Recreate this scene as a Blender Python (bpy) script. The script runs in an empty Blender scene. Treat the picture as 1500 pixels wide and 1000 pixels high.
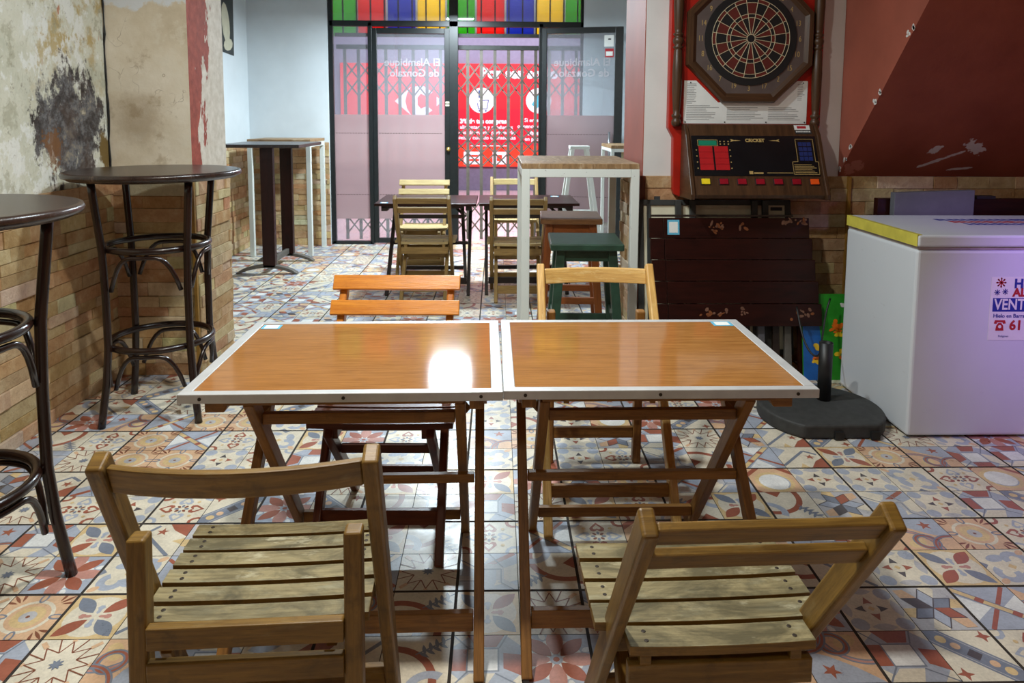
import bpy, bmesh, math, random
from mathutils import Vector, Matrix
C = bpy.context.scene.collection
SC = bpy.context.scene
rnd = random.Random(7)
PI = math.pi

# ------------------------------------------------------------------ camera, world, lights, exposure
cam_d = bpy.data.cameras.new('camera')
cam = bpy.data.objects.new('camera', cam_d)
C.objects.link(cam)
cam_d.sensor_width = 36.0
cam_d.lens = 1050.77 / 1500 * 36.0
cam_d.shift_y = -(500 - 275.94) / 1500.0
cam_d.clip_start = 0.05
R = Vector((0.9997694, -0.02090997, 0.0048917))
U = Vector((-0.00279723, 0.09904545, 0.99507898))
W = Vector((0.02129158, 0.99486319, -0.09896412))
cam.matrix_world = Matrix(((R.x, U.x, -W.x, 0), (R.y, U.y, -W.y, 0), (R.z, U.z, -W.z, 1.40), (0, 0, 0, 1)))
cam_d.dof.use_dof = True
cam_d.dof.focus_distance = 2.1
cam_d.dof.aperture_fstop = 9.0
SC.camera = cam

SC.view_settings.view_transform = 'Standard'
SC.view_settings.look = 'None'
SC.view_settings.gamma = 1.0
SC.view_settings.use_curve_mapping = False
SC.view_settings.exposure = 0.0

world = bpy.data.worlds.new('world')
SC.world = world
world.use_nodes = True
world.node_tree.nodes['Background'].inputs['Color'].default_value = (0.75, 0.78, 0.95, 1)
world.node_tree.nodes['Background'].inputs['Strength'].default_value = 0.55


def area_light(name, loc, target, size, power, col, size_y=None):
    d = bpy.data.lights.new(name, 'AREA')
    d.energy = power
    d.color = col
    d.shape = 'RECTANGLE'
    d.size = size
    d.size_y = size_y or size
    o = bpy.data.objects.new(name, d)
    C.objects.link(o)
    o.location = loc
    o.rotation_euler = (Vector(target) - Vector(loc)).to_track_quat('-Z', 'Y').to_euler()
    return o


def spot_light(name, loc, target, power, col, angle, blend=0.5, radius=0.05):
    d = bpy.data.lights.new(name, 'SPOT')
    d.energy = power
    d.color = col
    d.spot_size = math.radians(angle)
    d.spot_blend = blend
    d.shadow_soft_size = radius
    o = bpy.data.objects.new(name, d)
    C.objects.link(o)
    o.location = loc
    o.rotation_euler = (Vector(target) - Vector(loc)).to_track_quat('-Z', 'Y').to_euler()
    return o


area_light('ceiling_lamp_back', (-0.45, 6.85, 2.58), (-0.45, 6.6, 0), 0.32, 155, (0.78, 0.92, 1.0), 0.16)
area_light('ceiling_lamp_middle', (-0.15, 2.9, 2.72), (-0.15, 2.9, 0), 0.12, 38, (0.84, 0.95, 1.0), 0.12)
area_light('ceiling_lamp_front', (-0.35, 1.75, 2.72), (-0.35, 1.75, 0), 0.10, 50, (1.0, 0.96, 0.88), 0.10)
area_light('fill_light_front', (0.4, -0.6, 2.72), (0.3, 0.6, 0), 0.3, 9, (1.0, 0.92, 0.76), 0.3)  # weak warm fill added behind the camera, no actual fixture
spot_light('violet_lamp', (2.75, 1.7, 1.55), (2.5, 3.0, 0.66), 90, (0.5, 0.28, 1.0), 48, 1.0, 0.06)
area_light('street_fill_strip', (0, 11.0, 3.6), (0, 12.6, 0), 5.0, 220, (0.95, 0.93, 1.0), 1.0)  # broad soft fill added over the street, no actual lamp
area_light('awning_fill_light', (-0.45, 9.6, 3.9), (-0.45, 8.3, 2.6), 2.5, 300, (1.0, 0.97, 0.96), 0.5)  # added light that brightens the striped awning from outside, no actual lamp


# ------------------------------------------------------------------ colours and materials
def lin(c):
    def f(x):
        x = x / 255.0
        return x / 12.92 if x <= 0.04045 else ((x + 0.055) / 1.055) ** 2.4
    return (f(c[0]), f(c[1]), f(c[2]), 1.0)


class NT:
    def __init__(self, name):
        self.m = bpy.data.materials.new(name)
        self.m.use_nodes = True
        self.t = self.m.node_tree
        self.b = self.t.nodes['Principled BSDF']
        self.out = self.t.nodes['Material Output']

    def n(self, typ, ins=None, **props):
        nd = self.t.nodes.new(typ)
        for k, v in props.items():
            setattr(nd, k, v)
        for k, v in (ins or {}).items():
            self.set(nd.inputs[k], v)
        return nd

    def set(self, sock, v):
        if isinstance(v, bpy.types.NodeSocket):
            self.t.links.new(v, sock)
        else:
            sock.default_value = v

    def noise(self, vec, scale, detail=4, rough=0.55, dist=0.0):
        return self.n('ShaderNodeTexNoise', {'Vector': vec, 'Scale': scale, 'Detail': detail, 'Roughness': rough, 'Distortion': dist}).outputs['Fac']

    def ramp(self, fac, stops, interp='LINEAR'):
        nd = self.n('ShaderNodeValToRGB', {'Fac': fac})
        cr = nd.color_ramp
        cr.interpolation = interp
        while len(cr.elements) < len(stops):
            cr.elements.new(0.5)
        for e, (p, c) in zip(cr.elements, stops):
            e.position = p
            e.color = c
        return nd.outputs['Color']

    def step(self, fac, a, b):
        return self.n('ShaderNodeMapRange', {'Value': fac, 'From Min': a, 'From Max': b}, clamp=True).outputs['Result']

    def mix(self, fac, a, b, mode='MIX'):
        nd = self.n('ShaderNodeMix', data_type='RGBA', blend_type=mode)
        self.set(nd.inputs[0], fac)
        self.set(nd.inputs[6], a)
        self.set(nd.inputs[7], b)
        return nd.outputs[2]

    def math(self, op, a, b=0.0):
        nd = self.n('ShaderNodeMath', operation=op)
        self.set(nd.inputs[0], a)
        self.set(nd.inputs[1], b)
        return nd.outputs[0]

    def map(self, vec, loc=(0, 0, 0), rot=(0, 0, 0), scale=(1, 1, 1)):
        return self.n('ShaderNodeMapping', {'Vector': vec, 'Location': loc, 'Rotation': rot, 'Scale': scale}).outputs['Vector']

    def coord(self, which='Object'):
        return self.n('ShaderNodeTexCoord').outputs[which]

    def bump(self, h, strength=0.3, dist=0.01):
        nd = self.n('ShaderNodeBump', {'Height': h, 'Strength': strength, 'Distance': dist})
        self.t.links.new(nd.outputs['Normal'], self.b.inputs['Normal'])

    def fin(self, base, rough=0.5, metal=0.0, spec=0.5):
        self.set(self.b.inputs['Base Color'], base)
        self.set(self.b.inputs['Roughness'], rough)
        self.set(self.b.inputs['Metallic'], metal)
        self.set(self.b.inputs['Specular IOR Level'], spec)
        return self.m


def plain(name, c, rough=0.5, metal=0.0, var=0.12, scale=18, spec=0.5, bump=0.0):
    k = NT(name)
    v = k.coord('Object')
    f = k.noise(v, scale, 5)
    lo = tuple(x * (1 - var * 1.6) for x in lin(c)[:3]) + (1,)
    hi = tuple(min(1, x * (1 + var)) for x in lin(c)[:3]) + (1,)
    col = k.ramp(f, [(0.3, lo), (0.7, hi)])
    if bump:
        k.bump(f, bump, 0.004)
    return k.fin(col, rough, metal, spec)


def wood(name, dark, light, rough=0.45, wear=None, wear_amt=0.0, grain=26, spec=0.4, dirt=None, dirt_amt=0.0, coat=0.0, grime=None, bump=0.18):
    k = NT(name)
    uv = k.coord('UV')
    oi = k.n('ShaderNodeObjectInfo').outputs['Random']
    off = k.n('ShaderNodeCombineXYZ', {'X': k.math('MULTIPLY', oi, 13.0), 'Y': k.math('MULTIPLY', oi, 7.0), 'Z': k.math('MULTIPLY', oi, 31.0)}).outputs[0]
    p = k.n('ShaderNodeVectorMath', operation='ADD')
    k.set(p.inputs[0], uv)
    k.set(p.inputs[1], off)
    vec = p.outputs[0]
    g = k.noise(k.map(vec, scale=(2.2, grain, 1)), 3.0, 6, 0.6, 0.6)
    col = k.ramp(g, [(0.28, lin(dark)), (0.52, tuple(0.5 * (a + b) for a, b in zip(lin(dark), lin(light)))), (0.75, lin(light))])
    fine = k.noise(k.map(vec, scale=(5, 110, 1)), 3.0, 4, 0.7, 0.3)
    col = k.mix(k.math('MULTIPLY', k.step(fine, 0.5, 0.68), 0.45), col, tuple(x * 0.55 for x in lin(dark)[:3]) + (1,))
    big = k.noise(k.map(vec, scale=(3, 6, 1)), 1.6, 4, 0.6)
    col = k.mix(k.step(big, 0.35, 0.75), col, k.mix(0.35, col, lin(light)))
    if wear:
        w = k.noise(k.map(vec, scale=(4, 14, 1)), 2.4, 6, 0.7)
        col = k.mix(k.math('MULTIPLY', k.step(w, 0.62 - 0.25 * wear_amt, 0.72 - 0.15 * wear_amt), min(1, 0.35 + wear_amt)), col, lin(wear))
    if dirt:
        w = k.noise(k.map(vec, scale=(7, 9, 1)), 2.0, 6, 0.65)
        col = k.mix(k.math('MULTIPLY', k.step(w, 0.56, 0.74), dirt_amt), col, lin(dirt))
    if grime:
        w = k.noise(k.map(vec, scale=(2.2, 5, 1)), 2.0, 7, 0.7, 0.8)
        col = k.mix(k.math('MULTIPLY', k.step(w, 0.43, 0.60), 0.8), col, lin(grime))
        w = k.noise(k.map(vec, loc=(5, 3, 0), scale=(3, 8, 1)), 2.0, 6, 0.7)
        col = k.mix(k.math('MULTIPLY', k.step(w, 0.58, 0.66), 0.6), col, lin((196, 190, 160)))
    if bump:
        k.bump(k.math('ADD', g, fine), bump, 0.002)
    else:
        k.bump(k.noise(vec, 260, 2), 0.035, 0.001)
    k.set(k.b.inputs['Coat Weight'], coat)
    k.set(k.b.inputs['Coat Roughness'], 0.12)
    return k.fin(col, rough, 0.0, spec)


M = {}
M['honey'] = wood('honey_wood', (86, 61, 22), (146, 112, 48), 0.42, (132, 112, 70), 0.25, dirt=(50, 40, 24), dirt_amt=0.6)
M['honey_light'] = wood('light_honey_wood', (176, 128, 62), (222, 182, 108), 0.4, (226, 200, 140), 0.3)
M['weathered'] = wood('weathered_slat_wood', (112, 100, 68), (168, 156, 116), 0.5, (152, 148, 120), 0.4, grain=34, dirt=(54, 52, 40), dirt_amt=0.7, grime=(74, 68, 46))
M['orange'] = wood('orange_varnish', (176, 98, 22), (224, 146, 48), 0.28, grain=18, dirt=(120, 62, 16), dirt_amt=0.35, coat=0.4)
M['mahogany'] = wood('mahogany_wood', (66, 30, 16), (116, 58, 30), 0.35, grain=20)
M['oak_leg'] = wood('oak_leg_wood', (106, 70, 30), (164, 116, 56), 0.45, dirt=(56, 38, 20), dirt_amt=0.45)
M['pale'] = wood('pale_slat_wood', (156, 132, 84), (200, 178, 124), 0.5)
M['olive'] = wood('olive_wood', (124, 96, 50), (174, 142, 84), 0.5, dirt=(70, 62, 40), dirt_amt=0.35)
M['bent'] = wood('dark_bentwood', (19, 10, 8), (42, 24, 16), 0.25, grain=14, spec=0.45, coat=0.15)
M['bar_top'] = wood('worn_dark_top', (30, 21, 17), (58, 42, 35), 0.26, (110, 92, 80), 0.12, grain=10, spec=0.5)
M['wenge'] = wood('wenge_board', (26, 9, 7), (50, 19, 13), 0.34, grain=14, spec=0.25)
M['dark_leg'] = wood('dark_leg_wood', (30, 22, 18), (52, 38, 30), 0.45)
M['teak'] = wood('teak_stool', (112, 58, 24), (158, 90, 42), 0.4, grain=18)
M['teak_top'] = wood('teak_stool_top', (104, 70, 42), (146, 106, 70), 0.35, grain=14)
M['laminate'] = wood('table_laminate', (124, 78, 36), (168, 118, 64), 0.07, grain=60, spec=0.3, bump=0.0)
M['plank_top'] = wood('reclaimed_plank', (112, 84, 54), (172, 140, 100), 0.5, (206, 188, 156), 0.3, grain=16, dirt=(84, 60, 38), dirt_amt=0.7)
M['walnut'] = wood('walnut_veneer', (48, 31, 18), (86, 58, 36), 0.38, grain=18)
M['green_paint'] = plain('green_stool_paint', (40, 68, 54), 0.35, var=0.2)
M['alu'] = plain('aluminium_edge', (196, 198, 198), 0.42, 0.35, var=0.06)
M['white_metal'] = plain('chipped_white_paint', (206, 212, 206), 0.4, var=0.05)
k = NT('chipped_white_steel')
v = k.coord('Object')
ch = k.step(k.noise(v, 34, 5, 0.7), 0.68, 0.71)
k.fin(k.mix(ch, lin((214, 220, 214)), lin((70, 60, 52))), 0.4)
M['white_steel'] = k.m
M['black_metal'] = plain('black_door_steel', (20, 26, 27), 0.35, var=0.25, scale=30)
M['gate_metal'] = plain('grey_gate_steel', (104, 97, 88), 0.45, 0.2, var=0.15)
M['brass'] = plain('brass', (178, 150, 84), 0.3, 0.8)
M['steel'] = plain('steel', (150, 152, 154), 0.3, 0.8)
M['screw'] = plain('screw', (60, 52, 44), 0.5, 0.5)
M['white_paint'] = plain('white_wall_paint', (214, 222, 226), 0.75, var=0.05, scale=2.2, bump=0.1)
M['white_warm'] = plain('white_panel_paint', (212, 210, 206), 0.75, var=0.05, scale=3, bump=0.1)
M['ceiling'] = plain('ceiling_paint', (150, 146, 140), 0.9, var=0.05)
M['red_paint'] = plain('red_wall_paint', (156, 84, 66), 0.6, var=0.1, scale=3.5, bump=0.15)
M['sticker'] = plain('sticker_blue', (96, 176, 206), 0.4, var=0.03)
M['paper'] = plain('white_paper', (224, 226, 222), 0.5, var=0.03)
M['black_plastic'] = plain('black_plastic', (24, 25, 26), 0.45, var=0.2)
M['rubber'] = plain('grey_rubber_base', (54, 55, 54), 0.7, var=0.18, scale=26, bump=0.3)
M['cable'] = plain('black_cable', (14, 14, 14), 0.5)
M['cream_panel'] = plain('cream_panel', (208, 202, 176), 0.5, var=0.06)
M['dark_grey_metal'] = plain('dark_grey_metal', (58, 60, 58), 0.5, 0.2, var=0.15)
M['grey_card'] = plain('grey_card', (96, 98, 106), 0.6, var=0.06)
M['iron'] = plain('grey_cast_iron', (98, 94, 88), 0.55, 0.2, var=0.15)
M['dark_print'] = plain('dark_print', (40, 42, 44), 0.6, var=0.05)
M['grey_print'] = plain('grey_print', (150, 152, 150), 0.6, var=0.05)
M['red_board'] = plain('red_dart_board_panel', (168, 26, 8), 0.42, var=0.14, scale=9)
M['dart_grey'] = plain('dart_surround_grey', (88, 76, 72), 0.5, var=0.08)
M['dart_black'] = plain('dart_black', (14, 15, 16), 0.6, var=0.2)
M['dart_red'] = plain('dart_red', (92, 26, 16), 0.6, var=0.12)
M['dart_wire'] = plain('dart_wire', (206, 192, 158), 0.5, var=0.05)
M['dart_gold'] = plain('gold_print', (178, 150, 92), 0.5, var=0.05)
M['led_red'] = plain('red_display', (172, 30, 34), 0.3, var=0.08)
M['led_green'] = plain('green_display', (24, 122, 92), 0.3, var=0.05)
M['led_blue'] = plain('blue_display', (34, 48, 104), 0.3, var=0.1)
M['panel_black'] = plain('black_panel', (17, 17, 20), 0.25, var=0.2, scale=6)
M['btn_yellow'] = plain('yellow_button', (226, 200, 30), 0.4)
M['btn_red'] = plain('red_button', (140, 14, 32), 0.35)
M['btn_orange'] = plain('orange_button', (228, 84, 20), 0.4)
M['ink_red'] = plain('red_ink', (170, 34, 44), 0.5, var=0.04)
M['ink_blue'] = plain('blue_ink', (32, 46, 140), 0.5, var=0.04)
M['tape'] = plain('yellow_tape', (206, 196, 84), 0.35, var=0.12, scale=12, bump=0.2)
M['poster_green'] = plain('board_green', (44, 140, 40), 0.4)
M['poster_blue'] = plain('board_blue', (24, 92, 170), 0.4)
M['poster_yellow'] = plain('board_yellow', (232, 190, 40), 0.4)
M['poster_orange'] = plain('board_orange', (226, 110, 30), 0.4)
M['trim_yellow'] = plain('ochre_corner_trim', (160, 120, 50), 0.5)
M['seal'] = plain('freezer_seal', (168, 160, 156), 0.6)

# freezer enamel with scuffs
k = NT('freezer_enamel')
v = k.coord('Object')
sc = k.step(k.noise(k.map(v, scale=(1, 1, 4)), 9, 6, 0.75), 0.66, 0.74)
k.bump(k.noise(v, 3.0, 2), 0.25, 0.02)
k.fin(k.mix(k.math('MULTIPLY', sc, 0.22), lin((206, 212, 218)), lin((120, 116, 110))), 0.35)
M['enamel'] = k.m

# glass: clear and frosted
k = NT('clear_glass')
tr = k.n('ShaderNodeBsdfTransparent', {'Color': (0.90, 0.92, 0.93, 1)})
gl = k.n('ShaderNodeBsdfGlossy', {'Color': (1, 1, 1, 1), 'Roughness': 0.03})
df = k.n('ShaderNodeBsdfDiffuse', {'Color': lin((196, 196, 206))})
m1 = k.n('ShaderNodeMixShader', {0: 0.16, 1: tr.outputs[0], 2: df.outputs[0]})
m2 = k.n('ShaderNodeMixShader', {0: 0.06, 1: m1.outputs[0], 2: gl.outputs[0]})
k.t.links.new(m2.outputs[0], k.out.inputs['Surface'])
M['glass'] = k.m
k = NT('frosted_glass')
tr = k.n('ShaderNodeBsdfTransparent', {'Color': (0.9, 0.9, 0.9, 1)})
tl = k.n('ShaderNodeBsdfTranslucent', {'Color': (0.84, 0.76, 0.76, 1)})
df = k.n('ShaderNodeBsdfDiffuse', {'Color': lin((150, 130, 134))})
m1 = k.n('ShaderNodeMixShader', {0: 0.5, 1: df.outputs[0], 2: tl.outputs[0]})
m2 = k.n('ShaderNodeMixShader', {0: 0.16, 1: m1.outputs[0], 2: tr.outputs[0]})
k.t.links.new(m2.outputs[0], k.out.inputs['Surface'])
M['frost'] = k.m
k = NT('etched_lettering')
tr = k.n('ShaderNodeBsdfTransparent', {'Color': (0.9, 0.9, 0.9, 1)})
df = k.n('ShaderNodeBsdfDiffuse', {'Color': lin((190, 184, 188))})
m1 = k.n('ShaderNodeMixShader', {0: 0.5, 1: df.outputs[0], 2: tr.outputs[0]})
k.t.links.new(m1.outputs[0], k.out.inputs['Surface'])
M['etch'] = k.m


def emit(name, c, s, base=0.5):
    k = NT(name)
    k.fin(lin(c), 0.4)
    k.set(k.b.inputs['Emission Color'], lin(c))
    k.set(k.b.inputs['Emission Strength'], s)
    return k.m


M['sign_red'] = emit('backlit_red', (222, 22, 38), 0.5)
M['sign_deep'] = emit('backlit_deep_red', (206, 10, 40), 0.5)
M['sign_orange'] = emit('backlit_orange_red', (244, 48, 22), 0.6)
M['sign_white'] = emit('backlit_white', (226, 220, 230), 0.45)
M['sign_teal'] = emit('backlit_teal', (60, 160, 180), 0.5)
M['sign_navy'] = emit('backlit_navy', (40, 70, 130), 0.4)
M['street_wall'] = plain('storefront_violet_grey', (150, 142, 168), 0.7, var=0.05)
M['street_dark'] = plain('storefront_plinth', (116, 106, 128), 0.7, var=0.08)
k = NT('street_paving')
v = k.coord('Object')
br = k.n('ShaderNodeTexBrick', {'Vector': v, 'Color1': lin((206, 178, 182)), 'Color2': lin((196, 170, 178)), 'Mortar': lin((150, 130, 136)), 'Scale': 2.5, 'Mortar Size': 0.012})
k.fin(br.outputs['Color'], 0.35)
M['paving'] = k.m
for nm, c in (('green', (92, 186, 56)), ('red', (222, 58, 50)), ('blue', (64, 86, 186)), ('yellow', (236, 212, 72))):
    k = NT('sheet_' + nm)
    wv = k.noise(k.map(k.coord('Object'), scale=(1.5, 1, 34)), 2.4, 3, 0.5, 0.4)
    k.bump(wv, 0.6, 0.01)
    k.fin(lin(c), 0.4)
    tl = k.n('ShaderNodeBsdfTranslucent', {'Color': lin(c)})
    ms = k.n('ShaderNodeMixShader', {0: 0.55, 1: k.b.outputs[0], 2: tl.outputs[0]})
    k.t.links.new(ms.outputs[0], k.out.inputs['Surface'])
    M['sheet_' + nm] = k.m

# ---- plaster materials
# peeling left wall; object coordinates are room coordinates (object sits at the origin)
k = NT('peeling_plaster')
v = k.coord('Object')
sx = k.n('ShaderNodeSeparateXYZ', {'Vector': v})
Yc, Zc = sx.outputs['Y'], sx.outputs['Z']
n1 = k.noise(v, 2.6, 7, 0.62)
n2 = k.noise(k.map(v, scale=(1, 1.6, 0.8)), 7, 8, 0.7)
n3 = k.noise(v, 30, 6, 0.7)
n4 = k.noise(k.map(v, loc=(4, 9, 2)), 4.2, 7, 0.65)
col = k.ramp(n1, [(0.3, lin((196, 198, 178))), (0.5, lin((220, 220, 202))), (0.7, lin((234, 238, 230)))])
och = k.math('MULTIPLY', k.step(n4, 0.52, 0.60), k.step(Zc, 1.35, 1.75))
col = k.mix(k.math('MULTIPLY', och, k.math('MULTIPLY', k.step(Yc, 3.0, 3.3), 0.85)), col, lin((186, 160, 96)))
pk = k.step(k.noise(k.map(v, loc=(1, 2, 7), scale=(1, 2.2, 1)), 6, 4, 0.6), 0.66, 0.70)
col = k.mix(k.math('MULTIPLY', pk, k.step(Zc, 1.55, 1.8)), col, lin((196, 140, 112)))


def blob(cy, cz, ry, rz):
    a = k.math('DIVIDE', k.math('SUBTRACT', Yc, cy), ry)
    b = k.math('DIVIDE', k.math('SUBTRACT', Zc, cz), rz)
    return k.math('SQRT', k.math('ADD', k.math('MULTIPLY', a, a), k.math('MULTIPLY', b, b)))


n5 = k.noise(k.map(v, loc=(3, 1, 5), scale=(1, 1.3, 1)), 5.5, 9, 0.72)
n6 = k.noise(k.map(v, loc=(8, 4, 1)), 13, 8, 0.75)
col = k.mix(k.math('MULTIPLY', k.step(n5, 0.53, 0.57), 0.8), col, lin((238, 240, 234)))
col = k.mix(k.math('MULTIPLY', k.step(n5, 0.45, 0.40), 0.6), col, lin((172, 170, 146)))
col = k.mix(k.math('MULTIPLY', k.step(n6, 0.58, 0.64), 0.5), col, lin((150, 142, 118)))
d = k.math('ADD', blob(3.50, 1.33, 0.26, 0.26), k.math('MULTIPLY', k.math('SUBTRACT', n2, 0.5), 2.4))
d = k.math('ADD', d, k.math('MULTIPLY', k.math('SUBTRACT', n6, 0.5), 1.6))
mk = k.step(d, 1.12, 0.92)
gcol = k.ramp(n6, [(0.34, lin((54, 50, 50))), (0.46, lin((88, 84, 82))), (0.54, lin((120, 120, 122))), (0.62, lin((150, 142, 126))), (0.70, lin((206, 198, 176)))])
gcol = k.mix(k.math('MULTIPLY', k.step(n5, 0.5, 0.6), 0.5), gcol, lin((96, 78, 66)))
col = k.mix(mk, col, gcol)
d2 = k.math('ADD', blob(3.34, 1.24, 0.07, 0.10), k.math('MULTIPLY', k.math('SUBTRACT', n6, 0.5), 5))
col = k.mix(k.math('MULTIPLY', k.step(d2, 0.9, 0.7), 0.75), col, lin((140, 98, 62)))
d3 = k.math('ADD', blob(3.78, 1.22, 0.07, 0.12), k.math('MULTIPLY', k.math('SUBTRACT', n2, 0.5), 3))
col = k.mix(k.step(d3, 0.9, 0.7), col, lin((126, 104, 62)))
spk = k.step(n3, 0.62, 0.68)
col = k.mix(k.math('MULTIPLY', spk, 0.5), col, lin((116, 108, 88)))
k.bump(k.math('ADD', n2, k.math('ADD', k.math('MULTIPLY', n3, 0.5), n5)), 0.7, 0.014)
M['peeling'] = k.fin(col, 0.85, 0, 0.2)

k = NT('beige_plaster')
v = k.coord('Object')
sx = k.n('ShaderNodeSeparateXYZ', {'Vector': v})
Xc, Zc = sx.outputs['X'], sx.outputs['Z']
n1 = k.noise(v, 2.4, 6, 0.6)
n2 = k.noise(v, 9, 7, 0.65)
col = k.ramp(n1, [(0.3, lin((188, 172, 144))), (0.5, lin((214, 202, 178))), (0.68, lin((230, 222, 204)))])
n4 = k.noise(k.map(v, loc=(2, 5, 3)), 4.0, 8, 0.68)
col = k.mix(k.math('MULTIPLY', k.step(n4, 0.54, 0.58), 0.6), col, lin((220, 212, 192)))
col = k.mix(k.math('MULTIPLY', k.step(n4, 0.42, 0.36), 0.5), col, lin((160, 140, 108)))
a = k.math('DIVIDE', k.math('SUBTRACT', Xc, -1.88), 0.12)
b = k.math('DIVIDE', k.math('SUBTRACT', Zc, 1.38), 0.13)
st = k.math('ADD', k.math('ADD', k.math('MULTIPLY', a, a), k.math('MULTIPLY', b, b)), k.math('MULTIPLY', k.math('SUBTRACT', n2, 0.5), 3))
col = k.mix(k.math('MULTIPLY', k.step(st, 1.4, 0.1), 0.5), col, lin((150, 126, 92)))
vo = k.n('ShaderNodeTexVoronoi', {'Vector': k.n('ShaderNodeVectorMath', {0: v, 1: k.n('ShaderNodeTexNoise', {'Vector': v, 'Scale': 5.0}).outputs['Color']}, operation='ADD').outputs[0], 'Scale': 2.3}, feature='DISTANCE_TO_EDGE').outputs['Distance']
crk = k.math('MULTIPLY', k.step(vo, 0.007, 0.002), k.step(n1, 0.56, 0.60))
col = k.mix(k.math('MULTIPLY', crk, 0.6), col, lin((120, 100, 74)))
wt = k.step(k.math('ADD', Zc, k.math('MULTIPLY', n2, 0.25)), 2.09, 2.11)
col = k.mix(wt, col, lin((216, 220, 222)))
k.bump(n2, 0.35, 0.01)
M['beige'] = k.fin(col, 0.85, 0, 0.2)

k = NT('red_peeling_plaster')
v = k.coord('Object')
sx = k.n('ShaderNodeSeparateXYZ', {'Vector': v})
Yc, Zc = sx.outputs['Y'], sx.outputs['Z']
n2 = k.noise(k.map(v, scale=(1, 2.2, 0.9)), 6, 7, 0.62)
f = k.math('ADD', k.math('MULTIPLY', k.math('SUBTRACT', Yc, 4.03), 3.4), k.math('MULTIPLY', k.math('SUBTRACT', n2, 0.5), 2.4))
f = k.math('ADD', f, k.math('MULTIPLY', k.math('SUBTRACT', 1.78, Zc), 0.7))
mk = k.step(f, 0.02, 0.08)
n3 = k.noise(v, 24, 5, 0.6)
col = k.mix(mk, k.ramp(n3, [(0.3, lin((132, 60, 46))), (0.7, lin((168, 82, 64)))]), k.ramp(n3, [(0.3, lin((196, 186, 168))), (0.7, lin((222, 214, 200)))]))
k.bump(n2, 0.4, 0.01)
M['red_peel'] = k.fin(col, 0.75, 0, 0.25)

k = NT('red_soffit_paint')
v = k.coord('Object')
sx = k.n('ShaderNodeSeparateXYZ', {'Vector': v})
Xc, Zc = sx.outputs['X'], sx.outputs['Z']
n1 = k.noise(v, 3.2, 5, 0.55)
n2 = k.noise(v, 11, 6, 0.65)
n3s = k.noise(v, 26, 5, 0.65)
col = k.ramp(n1, [(0.3, lin((132, 64, 48))), (0.7, lin((154, 80, 60)))])
for cx_, cz_, rx_, rz_, tl_ in ((2.40, 1.235, .035, .020, .3), (2.605, 1.248, .065, .032, -.35), (2.46, 1.178, .11, .010, .45), (2.61, 1.125, .07, .007, .1), (2.0, 1.13, .05, .04, 0)):
    dx_ = k.math('SUBTRACT', Xc, cx_)
    a = k.math('DIVIDE', dx_, rx_)
    b = k.math('DIVIDE', k.math('SUBTRACT', k.math('SUBTRACT', Zc, cz_), k.math('MULTIPLY', dx_, tl_)), rz_)
    e = k.math('ADD', k.math('ADD', k.math('MULTIPLY', a, a), k.math('MULTIPLY', b, b)), k.math('MULTIPLY', k.math('SUBTRACT', n3s, 0.5), 5))
    col = k.mix(k.step(e, 1.05, 0.85), col, lin((206, 194, 190)) if cx_ > 2.2 else lin((176, 106, 90)))
k.bump(n2, 0.3, 0.008)
M['soffit'] = k.fin(col, 0.6, 0, 0.3)

# stone cladding: colour per stone in a colour attribute
k = NT('stone_cladding')
at = k.n('ShaderNodeAttribute', attribute_name='stone')
v = k.coord('Object')
n1 = k.noise(v, 14, 7, 0.68)
n2 = k.noise(v, 60, 5, 0.7)
col = k.mix(0.45, at.outputs['Color'], k.ramp(n1, [(0.3, lin((140, 104, 68))), (0.5, lin((186, 156, 114))), (0.7, lin((216, 200, 164)))]))
col = k.mix(k.math('MULTIPLY', k.step(n2, 0.56, 0.7), 0.3), col, lin((120, 88, 56)))
k.bump(k.math('ADD', n1, k.math('MULTIPLY', n2, 0.3)), 0.8, 0.014)
M['stone'] = k.fin(col, 0.8, 0, 0.25)

FL = {}
for nm, c in dict(cream=(218, 210, 190), white=(222, 224, 222), blue=(166, 174, 188), slate=(122, 130, 144), terra=(158, 94, 74), peach=(212, 176, 142),
                  mustard=(212, 186, 138), dark=(84, 80, 82), brown=(132, 82, 62), pink=(188, 138, 126), grey=(182, 182, 184)).items():
    k = NT('tile_' + nm)
    v = k.coord('Object')
    n1 = k.noise(v, 11, 5, 0.6)
    n2 = k.noise(v, 120, 3, 0.6)
    f = k.math('ADD', k.math('MULTIPLY', n1, 0.6), k.math('MULTIPLY', n2, 0.4))
    col = k.ramp(f, [(0.32, tuple(x * 0.72 for x in lin(c)[:3]) + (1,)), (0.62, tuple(min(1, x * 1.08) for x in lin(c)[:3]) + (1,))])
    k.set(k.b.inputs['Roughness'], 0.3)
    FL[nm] = k.fin(col, k.ramp(n1, [(0.3, (0.26, 0.26, 0.26, 1)), (0.7, (0.42, 0.42, 0.42, 1))]), 0, 0.5)
FL['grout'] = plain('grout', (52, 44, 38), 0.9, var=0.3, scale=40)


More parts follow.
